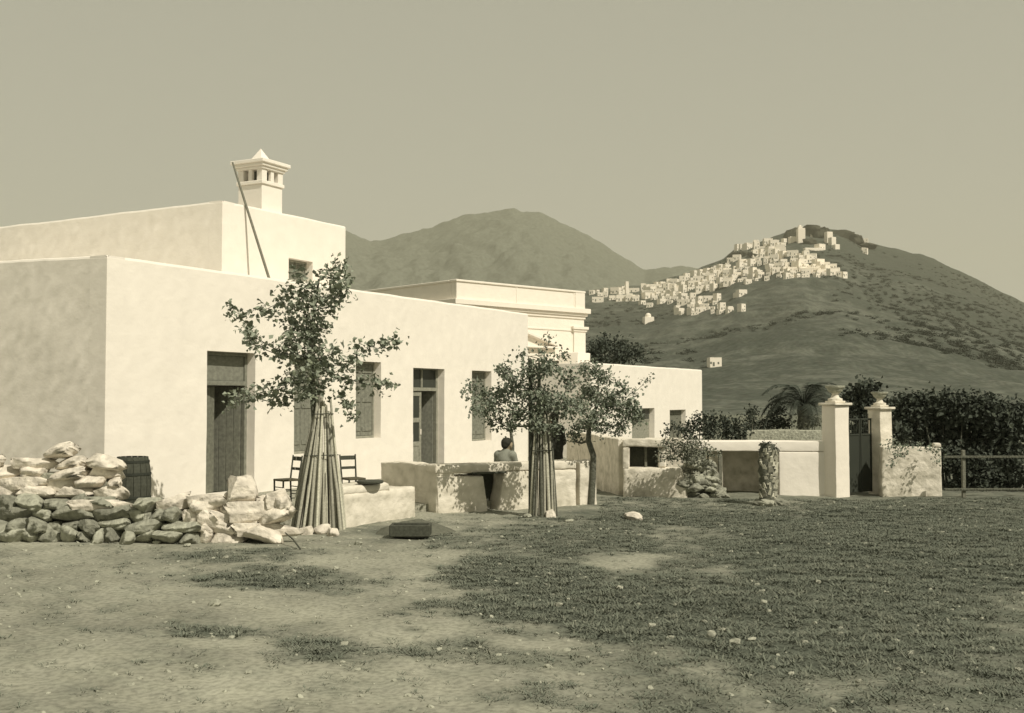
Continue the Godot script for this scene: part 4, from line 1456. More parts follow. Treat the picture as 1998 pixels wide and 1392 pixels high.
# ---------------------------------------------------------------- dry stone wall
var SM := []
var SMAT := []
var WSM := []
func make_stones():
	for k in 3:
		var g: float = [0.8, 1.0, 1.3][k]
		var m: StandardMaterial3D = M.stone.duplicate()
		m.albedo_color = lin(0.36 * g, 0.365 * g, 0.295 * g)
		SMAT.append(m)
		var l := []
		for q in 6: l.append(stone_mesh(100 * k + q, m))
		SM.append(l)
	for q in 8: WSM.append(stone_mesh(900 + q, M.white_stone, 0.62))
func wall_top(px: float) -> float:
	return prof([[-400, 905], [60, 885], [112, 872], [163, 872], [167, 902], [228, 902], [236, 985], [300, 980], [320, 968], [440, 966], [446, 950], [505, 950], [512, 968], [560, 968], [572, 992]], px)
func build_stone_wall():
	var D := 15.9
	var base := P(300, 1056, D)
	var t := thing("dry_stone_wall", "rough dry stone wall, half of it whitewashed, below the barrel", "wall", Vector3(base.x, 0, base.z))
	var py := 1060.0
	var row := 0
	while py > 872.0:
		var hpx := rng.randf_range(19, 31)
		if py < 995.0: hpx = rng.randf_range(19, 25)
		var px := -330.0 + rng.randf_range(0, 40)
		while px < 568.0:
			var stack := px < 235.0 and py < 990.0
			var wpx := (26.0 + 52.0 * pow(rng.randf(), 1.6)) * (1.5 if stack else 1.0)
			if px < -20.0: wpx *= 1.6
			if stack: wpx = minf(wpx, maxf(238.0 - px, 14.0))
			var cx := px + wpx * 0.5
			var cy := py - hpx * 0.5 + rng.randf_range(-4, 4)
			if cx + wpx * 0.3 < 570.0 and cy > wall_top(cx):
				var white := stack or (cx > 352.0 + (cy - 1010.0) * 1.1)
				var dd := D + rng.randf_range(-0.07, 0.07) + (0.15 if stack else 0.0) - (cy - 960.0) * 0.0016
				var p := P(cx, cy, dd)
				var sz := Vector3(wpx * 1.10, hpx * rng.randf_range(1.05, 1.5), 52) / F * dd
				var e := Vector3(rng.randf_range(-0.2, 0.2), rng.randf_range(-0.25, 0.25), rng.randf_range(-0.16, 0.16))
				if white and not stack: e.z += -0.25 if rng.randf() < 0.5 else 0.2
				var ms: Mesh = WSM[rng.randi() % 8] if white else SM[rng.randi() % 3][rng.randi() % 6]
				inst(ms, "whitewashed_stone" if white else "stone", t, Transform3D(Basis.from_euler(e).scaled_local(sz), p - t.position))
			px += wpx
		py -= hpx * 0.94
		row += 1
	# hearting behind the faces
	var mb := MB.new()
	for q in [[-380, 60, 945], [60, 160, 925], [160, 220, 940], [220, 330, 1000], [330, 550, 990]]:
		var a := P(q[0], HZ, D + 0.32)
		var b := P(q[1], HZ, D + 0.32)
		mb.bbox(Vector3((a.x + b.x) * 0.5, (P(0, q[2], D).y - 0.1) * 0.5, a.z), Vector3(b.x - a.x - 0.002, P(0, q[2], D).y + 0.1, 0.34), Basis(), 0.02)
	part(t, mb, "hearting", SMAT[1])
	# the round boulder and big slabs on top
	for q in [[474, 957, 58, 46], [540, 975, 44, 34], [405, 985, 70, 30], [440, 1020, 92, 34], [500, 1000, 90, 40], [520, 1035, 100, 26], [385, 1012, 60, 26], [195, 985, 90, 22]]:
		var p := P(q[0], q[1], D - 0.12)
		var sz := Vector3(q[2] * 1.1, q[3] * 1.15, q[3] * 1.1) / F * D
		inst(WSM[rng.randi() % 8], "whitewashed_stone", t, Transform3D(Basis.from_euler(Vector3(rng.randf_range(-0.2, 0.2), rng.randf() * 0.5, rng.randf_range(-0.3, 0.05))).scaled_local(sz), p - t.position))

# ---------------------------------------------------------------- cane guards
func cane_guard(label: String, base: Vector3, topc: Vector3, r0: float, r1: float, cnt: int, hmin: float, hmax: float, sd: int, tone := 0):
	var t := thing("cane_guard", label, "tree guard", base)
	var r := RandomNumberGenerator.new()
	r.seed = sd
	for k in cnt:
		var an := TAU * k / cnt + r.randf_range(-0.1, 0.1)
		var o := Vector3(cos(an), 0, sin(an))
		var b := base + o * r0 * r.randf_range(0.66, 1.14)
		var tp := topc + o * r1 * r.randf_range(0.6, 1.2)
		var f := r.randf_range(hmin, hmax)
		var e := b.lerp(tp, f)
		e += o * (1.0 - f) * -0.05 + Vector3(r.randf_range(-0.02, 0.02), 0, r.randf_range(-0.02, 0.02))
		var m := b.lerp(e, 0.5) + o * r.randf_range(-0.015, 0.03)
		b.y -= 0.05
		var w := r.randf_range(0.016, 0.03)
		var mb := MB.new()
		mb.tube([b, m, e], [w, w * 0.95, w * 0.75], 6)
		part(t, mb, "cane", M["cane%d" % maxi(0, (r.randi() % 4) - tone)] if tone == 0 or k % 3 > 0 else M.bark)
	for q in [0.55, 0.86]:
		var mb := MB.new()
		var pts := []
		var rad := []
		for k in 17:
			var an := TAU * k / 16.0
			pts.append(base.lerp(topc, q) + Vector3(cos(an), 0.02 * sin(an * 2.0), sin(an)) * (lerpf(r0, r1, q) + 0.028))
			rad.append(0.008)
		mb.tube(pts, rad, 5, false)
		part(t, mb, "binding", M.dark_wood)
	return t

# ---------------------------------------------------------------- people
func build_people():
	# seated behind the terrace wall, seen from behind, in a grey shirt
	var fl := 0.155
	var b := P(985, HZ, 21.6)
	var o := Vector3(b.x, fl, b.z)
	var t := thing("person", "person with short dark hair in a grey shirt seated behind the terrace wall", "person", o)
	var mb := MB.new()
	for q in [[-0.15, -0.12], [0.15, -0.12], [-0.15, 0.14], [0.15, 0.14]]:
		mb.tube([Vector3(q[0], 0, q[1]), Vector3(q[0] * 0.85, 0.27, q[1] * 0.85)], [0.018, 0.02], 6)
	mb.bbox(Vector3(0, 0.285, 0.01), Vector3(0.36, 0.035, 0.34), Basis(), 0.01)
	var st := thing("low_stool", "low wooden stool under the person in the grey shirt", "stool", o)
	obj(mb, "seat", M.dark_wood, st)
	# local frame: faces away (-z) and a little to +x
	var hip := Vector3(0, 0.40, 0.02)
	var chest := Vector3(0.01, 0.70, 0.0)
	var neck := Vector3(0.015, 0.87, -0.01)
	var head := Vector3(0.03, 0.985, -0.03)
	var tors := [[hip, 0.135, chest, 0.145], [Vector3(-0.08, 0.42, 0.02), 0.11, Vector3(0.08, 0.42, 0.02), 0.11], [Vector3(-0.13, 0.79, 0.0), 0.075, Vector3(0.15, 0.79, 0.0), 0.075], [chest, 0.13, neck, 0.06]]
	var arms := []
	for sx in [-1.0, 1.0]:
		var sh := Vector3(sx * 0.17 + 0.01, 0.79, 0.0)
		var el := Vector3(sx * 0.24, 0.54, -0.08)
		var wr := Vector3(sx * 0.12, 0.47, -0.31)
		arms.append([sh, 0.055, el, 0.043]); arms.append([el, 0.042, wr, 0.029])
	var legs := []
	for sx in [-1.0, 1.0]:
		legs.append([Vector3(sx * 0.09, 0.41, 0.0), 0.09, Vector3(sx * 0.13, 0.44, -0.40), 0.062])
		legs.append([Vector3(sx * 0.13, 0.44, -0.40), 0.06, Vector3(sx * 0.12, 0.09, -0.42), 0.042])
		legs.append([Vector3(sx * 0.12, 0.05, -0.39), 0.042, Vector3(sx * 0.13, 0.035, -0.56), 0.033])
	var hd := [[neck - Vector3(0, 0.06, 0), 0.056, neck + Vector3(0.005, 0.05, -0.01), 0.052], [head + Vector3(0, 0.03, 0.02), 0.092, head + Vector3(0.015, 0.015, -0.03), 0.085], [head + Vector3(0.015, -0.05, -0.045), 0.062, head + Vector3(0.02, -0.075, -0.065), 0.04],
		[head + Vector3(0.045, 0.0, -0.105), 0.012, head + Vector3(0.048, -0.03, -0.118), 0.014], [head + Vector3(0.09, -0.01, 0.0), 0.016, head + Vector3(0.095, -0.04, -0.005), 0.012], [head + Vector3(-0.09, -0.01, 0.0), 0.016, head + Vector3(-0.095, -0.04, -0.005), 0.012]]
	var hands := []
	for sx in [-1.0, 1.0]:
		hands += hand_bones(Vector3(sx * 0.12, 0.475, -0.31), Vector3(-sx * 0.1, 0.0, -1).normalized(), Vector3.DOWN, -sx)
	var body := inst(sdf_mesh(tors + arms + legs + hd, M.skin, 0.016, 0.04), "body", t, Transform3D())
	inst(sdf_mesh(hands, M.skin, 0.005, 0.01), "hands", t, Transform3D())
	inst(sdf_mesh(tors + [arms[0], arms[2]], M.shirt, 0.017, 0.05, 0.013, 0.40), "shirt", t, Transform3D())
	inst(sdf_mesh([legs[0], legs[1], legs[3], legs[4], [Vector3(-0.06, 0.41, 0.02), 0.12, Vector3(0.06, 0.41, 0.02), 0.12]], M.dark_wood, 0.018, 0.04, 0.014), "trousers", t, Transform3D())
	inst(sdf_mesh([[head + Vector3(-0.005, 0.055, 0.03), 0.093, head + Vector3(0.005, 0.06, -0.02), 0.085], [head + Vector3(-0.01, 0.0, 0.055), 0.075, head + Vector3(0, 0.03, 0.04), 0.09]], M.hair, 0.011, 0.03), "hair", t, Transform3D())
	t.rotation.y = -0.5
	st.rotation.y = -0.5
	# standing in dark clothes behind the tree guard
	b = P(1081, HZ, 22.3)
	o = Vector3(b.x, fl, b.z)
	t = thing("person", "person in long dark clothes standing behind the pole-wrapped tree", "person", o)
	var k := 0.96
	var v := func(x: float, y: float, z: float) -> Vector3: return Vector3(x, y, z) * k
	tors = [[v.call(0, 0.95, 0), 0.13, v.call(0, 1.2, 0), 0.135], [v.call(-0.06, 0.93, 0), 0.12, v.call(0.06, 0.93, 0), 0.12], [v.call(-0.13, 1.33, 0), 0.07, v.call(0.13, 1.33, 0), 0.07], [v.call(0, 1.25, 0), 0.12, v.call(0, 1.42, 0), 0.055]]
	arms = []
	for sx in [-1.0, 1.0]:
		arms.append([v.call(sx * 0.165, 1.33, 0), 0.052, v.call(sx * 0.2, 1.06, 0.03), 0.042]); arms.append([v.call(sx * 0.2, 1.06, 0.03), 0.041, v.call(sx * 0.13, 0.96, -0.2), 0.03])
	legs = []
	for sx in [-1.0, 1.0]:
		legs.append([v.call(sx * 0.085, 0.88, 0), 0.09, v.call(sx * 0.085, 0.47, -0.01), 0.058]); legs.append([v.call(sx * 0.085, 0.47, -0.01), 0.056, v.call(sx * 0.085, 0.08, 0.02), 0.04])
		legs.append([v.call(sx * 0.085, 0.05, 0.0), 0.042, v.call(sx * 0.095, 0.035, -0.16), 0.032])
	head = v.call(0, 1.545, -0.01)
	hd = [[v.call(0, 1.36, 0), 0.052, v.call(0, 1.47, -0.01), 0.05], [head + Vector3(0, 0.03, 0.015), 0.088, head + Vector3(0, 0.015, -0.03), 0.082], [head + Vector3(0, -0.05, -0.04), 0.06, head + Vector3(0, -0.075, -0.06), 0.038], [head + Vector3(0, 0, -0.105), 0.012, head + Vector3(0, -0.03, -0.12), 0.013],
		[head + Vector3(0.086, -0.01, 0), 0.015, head + Vector3(0.09, -0.04, 0), 0.012], [head + Vector3(-0.086, -0.01, 0), 0.015, head + Vector3(-0.09, -0.04, 0), 0.012]]
	hands = []
	for sx in [-1.0, 1.0]: hands += hand_bones(v.call(sx * 0.13, 0.96, -0.2), Vector3(-sx * 0.6, -0.1, -0.7).normalized(), Vector3(0, -0.3, 1).normalized(), -sx)
	inst(sdf_mesh(tors + arms + legs + hd, M.skin, 0.017, 0.04), "body", t, Transform3D())
	inst(sdf_mesh(hands, M.skin, 0.005, 0.01), "hands", t, Transform3D())
	inst(sdf_mesh(tors + arms + [[v.call(0, 0.9, 0), 0.15, v.call(0, 0.3, 0.01), 0.21]], M.dress, 0.018, 0.05, 0.014, 0.27), "dress", t, Transform3D())
	inst(sdf_mesh([[head + Vector3(0, 0.05, 0.03), 0.088, head + Vector3(0, 0.055, -0.02), 0.08], [head + Vector3(0, -0.04, 0.06), 0.07, head + Vector3(0, 0.03, 0.04), 0.088]], M.hair, 0.011, 0.03), "hair", t, Transform3D())
	t.rotation.y = 0.35

# ---------------------------------------------------------------- hill village
func house_variant(kind: int, m: Material) -> Node3D:
	# local frame: front towards +z, base at y 0 (sunk 2 m)
	var t := Node3D.new()
	var w: float = [6.5, 8.5, 5.5, 11.0, 5.0][kind]
	var h: float = [4.2, 5.0, 6.4, 4.0, 3.4][kind]
	var dp: float = [6.0, 7.0, 5.5, 6.0, 5.0][kind]
	var mb := MB.new()
	mb.bbox(Vector3(0, h * 0.5 - 1.5, 0), Vector3(w, h + 3.0, dp), Basis(), 0.12)
	obj(mb, "wall", m, t)
	mb = MB.new()
	for s in [-1.0, 1.0]:
		mb.bbox(Vector3(s * (w * 0.5 - 0.15), h + 0.24, 0), Vector3(0.3, 0.5, dp), Basis(), 0.05)
		mb.bbox(Vector3(0, h + 0.235, s * (dp * 0.5 - 0.15)), Vector3(w - 0.6, 0.48, 0.3), Basis(), 0.05)
	obj(mb, "parapet", m, t)
	mb = MB.new()
	mb.bbox(Vector3(-w * 0.18, 1.1, dp * 0.5), Vector3(1.1, 2.2, 0.12), Basis(), 0.02)
	obj(mb, "door", M.dark_paint, t)
	for q in [[0.22, 1.7], [0.22, 4.6], [-0.25, 4.6], [-0.4, 1.8]]:
		if q[1] + 0.8 < h and (w > 6.0 or q[0] > 0):
			mb = MB.new()
			mb.bbox(Vector3(w * q[0], q[1], dp * 0.5), Vector3(0.9, 1.2, 0.12), Basis(), 0.02)
			obj(mb, "window", M.dark_paint, t)
	return t
func build_village():
	var protos := []
	for k in 5: protos.append(house_variant(k, M.village))
	var labels := ["small white cube house in the hilltop village", "broad white house in the hilltop village", "tall narrow white house in the hilltop village", "long low white house in the hilltop village", "tiny white house in the hilltop village"]
	var polys := [
		[[[1335, 545], [1400, 518], [1440, 506], [1510, 494], [1570, 506], [1612, 530], [1606, 541], [1500, 547], [1425, 556], [1385, 562], [1330, 572], [1275, 578], [1290, 562]], 120],
		[[[1540, 494], [1580, 500], [1632, 527], [1640, 537], [1590, 536], [1550, 515]], 24],
		[[[1484, 478], [1530, 472], [1532, 505], [1490, 502]], 16],
		[[[1430, 483], [1485, 479], [1484, 488], [1434, 491]], 9],
		[[[1150, 571], [1245, 566], [1245, 590], [1160, 588]], 18],
		[[[1250, 560], [1320, 552], [1345, 590], [1290, 592], [1262, 583]], 30],
		[[[1316, 592], [1360, 580], [1420, 588], [1426, 612], [1318, 616]], 28],
		[[[1360, 552], [1396, 549], [1394, 568], [1362, 570]], 5],
	]
	var spots := []
	for q in polys:
		var pg := PackedVector2Array()
		var lo := Vector2(1e9, 1e9)
		var hi := -lo
		for p in q[0]:
			var v := Vector2(p[0], p[1])
			pg.append(v); lo = lo.min(v); hi = hi.max(v)
		var done := 0
		var tries := 0
		while done < int(q[1]) and tries < 900:
			tries += 1
			var p := Vector2(rng.randf_range(lo.x, hi.x), rng.randf_range(lo.y, hi.y))
			if not Geometry2D.is_point_in_polygon(p, pg): continue
			var ok := true
			for s in spots:
				if absf(s.x - p.x) < 7.5 and absf(s.y - p.y) < 4.2:
					ok = false
					break
			if ok:
				spots.append(p); done += 1
	for p in [[1645, 540], [1253, 595], [1268, 598], [1447, 577], [1438, 576], [1447, 608], [1394, 714], [1685, 489], [1689, 494], [1560, 502], [1600, 486], [1690, 476]]: spots.append(Vector2(p[0], p[1]))
	for p in spots:
		var at := hill_hit(p.x, p.y)
		var k := rng.randi() % 5
		var o: Node3D = protos[k].duplicate()
		put(o, "village_house")
		o.position = at
		var s := rng.randf_range(0.62, 1.02) * clampf(-at.z / 1000.0, 0.55, 1.1)
		o.transform.basis = Basis(Vector3.UP, rng.randf_range(-0.5, 0.7)).scaled(Vector3.ONE * s)
		tag(o, labels[k], "house", "houses of the hilltop village")
	for q in protos: q.free()
	# chapels and church tower
	for q in [[1561, 447, 5.0, "white domed chapel on the crag above the village"], [1672, 457, 7.0, "white domed chapel alone on the ridge past the crag"], [1220, 572, 7.0, "white church with a bell tower in the lower village"], [1265, 628, 6.5, "white domed chapel on the slope below the village"]]:
		var at := hill_hit(q[0], q[1])
		var s: float = q[2]
		var t := thing("chapel", q[3], "chapel", at)
		var mb := MB.new()
		mb.bbox(Vector3(0, s * 0.1, 0), Vector3(s, s * 0.8, s * 0.8), Basis(Vector3.UP, 0.2), 0.15)
		obj(mb, "wall", M.village, t)
		mb = MB.new()
		var pr := []
		for k in 7: pr.append([s * 0.3 * cos(k * PI / 12.0), s * 0.62 + s * 0.3 * sin(k * PI / 12.0)])
		mb.lathe([[s * 0.3, s * 0.48]] + pr, Vector3.ZERO, 14)
		obj(mb, "dome", M.village, t)
		if q[0] == 1220:
			mb = MB.new()
			mb.bbox(Vector3(s * 0.2, s * 0.7, s * 0.3), Vector3(s * 0.45, s * 1.9, s * 0.45), Basis(Vector3.UP, 0.2), 0.1)
			obj(mb, "bell_tower", M.village, t)
	# castle walls on the crag
	var t := thing("castle_ruin", "ruined pale castle walls crowning the dark crag", "castle", hill_hit(1570, 465))
	for q in [[1563, 472, 7, 15, 0.0], [1546, 472, 6, 7, 0.1], [1617, 472, 6, 12, 0.2], [1624, 478, 5, 9, 0.3], [1631, 483, 5, 6, 0.3], [1588, 488, 18, 4, 0.1], [1600, 462, 20, 5, 0.0]]:
		var at := hill_hit(q[0], q[1])
		var mb := MB.new()
		mb.bbox(at + Vector3(0, q[3] * 0.5 - 2.0, 0), Vector3(q[2], q[3], 6.0), Basis(Vector3.UP, q[4]), 0.3)
		part(t, mb, "wall", M.village)
	# crag rocks
	var mr: StandardMaterial3D = M.stone.duplicate()
	mr.albedo_color = lin(0.075, 0.076, 0.055)
	mr.uv1_scale = Vector3.ONE * 0.1
	var rk := []
	for k in 4: rk.append(stone_mesh(700 + k, mr, 0.4))
	var i := 0
	for q in [[1548, 466, 16, 18], [1580, 458, 24, 16], [1602, 462, 18, 18], [1645, 460, 20, 15], [1665, 470, 20, 13], [1580, 476, 14, 9], [1690, 482, 18, 7], [1435, 497, 16, 8], [1455, 499, 15, 8], [1640, 455, 14, 6], [1472, 497, 12, 7]]:
		var at := hill_hit(q[0], q[1])
		var mi := inst(rk[i % 4], "crag_rock", null, Transform3D(Basis(Vector3.UP, i * 1.3).scaled_local(Vector3(q[2], q[3], q[2])), at))
		tag(mi, "dark weathered crag jutting from the ridge among village houses", "rock", "crags of the village ridge")
		i += 1

# ---------------------------------------------------------------- build
func _ready():
	# camera
	var cam := Camera3D.new()
	cam.name = "camera"
	cam.keep_aspect = Camera3D.KEEP_HEIGHT
	cam.fov = rad_to_deg(2.0 * atan(696.0 / F))
	cam.near = 0.1
	cam.far = 9000.0
	cam.position = Vector3(0, EYE, 0)
	cam.rotation.x = pitch
	add_child(cam)
	cam.current = true
	# sky, haze, exposure
	var env := Environment.new()
	var sky := Sky.new()
	var sm := ProceduralSkyMaterial.new()
	sm.sky_top_color = Color8(165, 163, 146)
	sm.sky_horizon_color = Color8(199, 196, 178)
	sm.sky_curve = 0.22
	sm.ground_horizon_color = Color8(190, 184, 152)
	sm.ground_bottom_color = Color8(120, 116, 92)
	sm.sun_angle_max = 0.0
	sky.sky_material = sm
	env.background_mode = Environment.BG_SKY
	env.sky = sky
	env.tonemap_mode = Environment.TONE_MAPPER_LINEAR
	env.tonemap_exposure = 1.0
	env.fog_enabled = true
	env.fog_density = 0.0002
	env.fog_light_color = Color8(204, 202, 180)
	env.sdfgi_enabled = true
	env.ssao_enabled = true
	env.ssil_enabled = true
	var we := WorldEnvironment.new()
	we.name = "world"
	we.environment = env
	add_child(we)
	# sun: high, to the side and behind, almost square on the long facade
	var sun := DirectionalLight3D.new()
	sun.name = "sun"
	var az := deg_to_rad(43.0)
	var el := deg_to_rad(47.0)
	var sdir := Vector3(sin(az) * cos(el), sin(el), cos(az) * cos(el))
	sun.transform.basis = Basis.looking_at(-sdir, Vector3.UP)
	sun.light_energy = 1.36
	sun.light_color = Color(1.0, 0.965, 0.895)
	sun.light_angular_distance = 0.5
	sun.shadow_enabled = true
	add_child(sun)

	rng.seed = 7
	nz.seed = 5; nz.frequency = 0.01; nz.fractal_octaves = 4
	nz2.seed = 8; nz2.frequency = 0.02; nz2.fractal_octaves = 3
	make_materials()
	make_stones()
	var th := deg_to_rad(27.75)
	fd = Vector3(sin(th), 0, -cos(th))
	fn = Vector3(cos(th), 0, sin(th))
	FO = P(400, 972, 21.0)
	FO.y = 0

	# plain, yard, hills
	var mb := MB.new()
	mb.col = Color(0.18, 0.185, 0.145)
	for i in 20:
		for j in 20:
			var x := -3000.0 + i * 300.0
			var z := 900.0 - j * 100.0
			mb.quad(Vector3(x, -0.14, z), Vector3(x + 300, -0.14, z), Vector3(x + 300, -0.14, z - 100), Vector3(x, -0.14, z - 100))
	tag(obj(mb, "plain", M.soil), "", "", "", "structure")
	build_yard()
	tag(terrain("hills", hill_y, HD0 - 6.0, HD1 * 1.4, 3.2, -700.0, 2700.0, 7.0, hill_col), "", "", "", "structure")
	tag(terrain("mountain", peak_y, 1300.0, 2900.0, 8.0, -700.0, 2700.0, 6.0, peak_col), "", "", "", "structure")
	print("terrain done")
	build_village()
	print("village done")
	build_house()
	build_neighbours()
	build_terrace()
	build_compound()
	build_stone_wall()
	print("walls done")
	build_plants()
	print("plants done")
	build_small()
	build_people()
	print("people done")
func build_yard():
	var cell := 0.17
	var x0 := -24.0
	var z0 := 8.0
	var nu := int(48.0 / cell)
	var nd := int(58.0 / cell)
	var vs := PackedVector3Array()
	var cs := PackedColorArray()
	var ns := PackedVector3Array()
	var idx := PackedInt32Array()
	for j in nd + 1:
		for i in nu + 1:
			var x := x0 + i * cell
			var z := z0 - j * cell
			vs.append(Vector3(x, yard_y(x, z), z))
			var g := grass_at(x, z)
			var s := 1.0 + nz2.get_noise_2d(x * 40.0 + 77, z * 40.0) * 0.25 + nz.get_noise_2d(x * 15.0, z * 15.0) * 0.2
			cs.append(Color(0.325 * s, 0.325 * s, 0.262 * s).lerp(Color(0.104, 0.117, 0.093), g))
	for j in nd + 1:
		for i in nu + 1:
			var a := vs[j * (nu + 1) + mini(i + 1, nu)] - vs[j * (nu + 1) + maxi(i - 1, 0)]
			var b := vs[mini(j + 1, nd) * (nu + 1) + i] - vs[maxi(j - 1, 0) * (nu + 1) + i]
			ns.append(a.cross(b).normalized())
			if i < nu and j < nd:
				var k := j * (nu + 1) + i
				idx.append_array([k, k + nu + 1, k + 1, k + 1, k + nu + 1, k + nu + 2])
	var arr := []
	arr.resize(Mesh.ARRAY_MAX)
	arr[Mesh.ARRAY_VERTEX] = vs
	arr[Mesh.ARRAY_NORMAL] = ns
	arr[Mesh.ARRAY_COLOR] = cs
	arr[Mesh.ARRAY_INDEX] = idx
	var am := ArrayMesh.new()
	am.add_surface_from_arrays(Mesh.PRIMITIVE_TRIANGLES, arr)
	am.surface_set_material(0, M.soil)
	var mi := MeshInstance3D.new()
	mi.mesh = am
	put(mi, "ground")
	tag(mi, "", "", "", "structure")
	# grass tufts
	var tm := MB.new()
	var r := RandomNumberGenerator.new()
	r.seed = 31
	for k in 11:
		var an := r.randf() * TAU
		var o := Vector3(cos(an), 0, sin(an))
		var b := o * r.randf() * 0.06
		var hgt := r.randf_range(0.01, 0.032)
		var s := Vector3(-o.z, 0, o.x) * 0.0045
		var m := b + o * 0.02 + Vector3.UP * hgt * 0.6
		var tp := b + o * r.randf_range(0.03, 0.07) + Vector3.UP * hgt
		tm.tri(b - s, b + s, m + s * 0.8); tm.tri(b - s, m + s * 0.8, m - s * 0.8); tm.tri(m - s * 0.8, m + s * 0.8, tp)
	var xs := []
	var cols := []
	for k in 130000:
		var D := sqrt(r.randf_range(5.5 * 5.5, 29.0 * 29.0))
		var px := r.randf_range(-120, 2120)
		var x := (px - CX) / F * D
		var g := grass_at(x, -D)
		if r.randf() > smoothstep(0.05, 0.95, g) + 0.02: continue
		var p := Vector3(x, yard_y(x, -D) - 0.005, -D)
		if D > 19.0 and px < 1170: continue
		if D > 16.0 and px < 830: continue
		if D > 22.6 : continue
		var s := r.randf_range(0.5, 1.25) * (0.7 + 0.5 * g)
		xs.append(Transform3D(Basis(Vector3.UP, r.randf() * TAU).scaled(Vector3(s, s * r.randf_range(0.6, 1.2), s)), p))
		var c := r.randf_range(0.8, 1.25)
		var dry := r.randf()
		cols.append(Color(0.135 * c, 0.151 * c, 0.12 * c).lerp(Color(0.33, 0.32, 0.25), 0.3 * dry * dry))
	var mm := MultiMesh.new()
	mm.transform_format = MultiMesh.TRANSFORM_3D
	mm.use_colors = true
	mm.mesh = tm.mesh(M.grass)
	mm.instance_count = xs.size()
	for k in xs.size():
		mm.set_instance_transform(k, xs[k])
		mm.set_instance_color(k, cols[k])
	var gi := MultiMeshInstance3D.new()
	gi.multimesh = mm
	put(gi, "grass")
	tag(gi, "short dry grass growing in patches over the yard", "grass", "", "stuff")
	print("grass ", xs.size())
	# small pebbles
	var pm := MultiMesh.new()
	pm.transform_format = MultiMesh.TRANSFORM_3D
	pm.mesh = SM[2][1]
	pm.instance_count = 2600
	for k in 2600:
		var D := sqrt(r.randf_range(36.0, 22.0 * 22.0))
		var x := (r.randf_range(-100, 2100) - CX) / F * D
		var s := 0.012 + 0.03 * pow(r.randf(), 4)
		pm.set_instance_transform(k, Transform3D(Basis(Vector3.UP, r.randf() * TAU).scaled(Vector3(s * 1.4, s, s)), Vector3(x, yard_y(x, -D), -D)))
	var pi := MultiMeshInstance3D.new()
	pi.multimesh = pm
	put(pi, "gravel")
	tag(pi, "small loose gravel scattered over the yard", "gravel", "", "stuff")

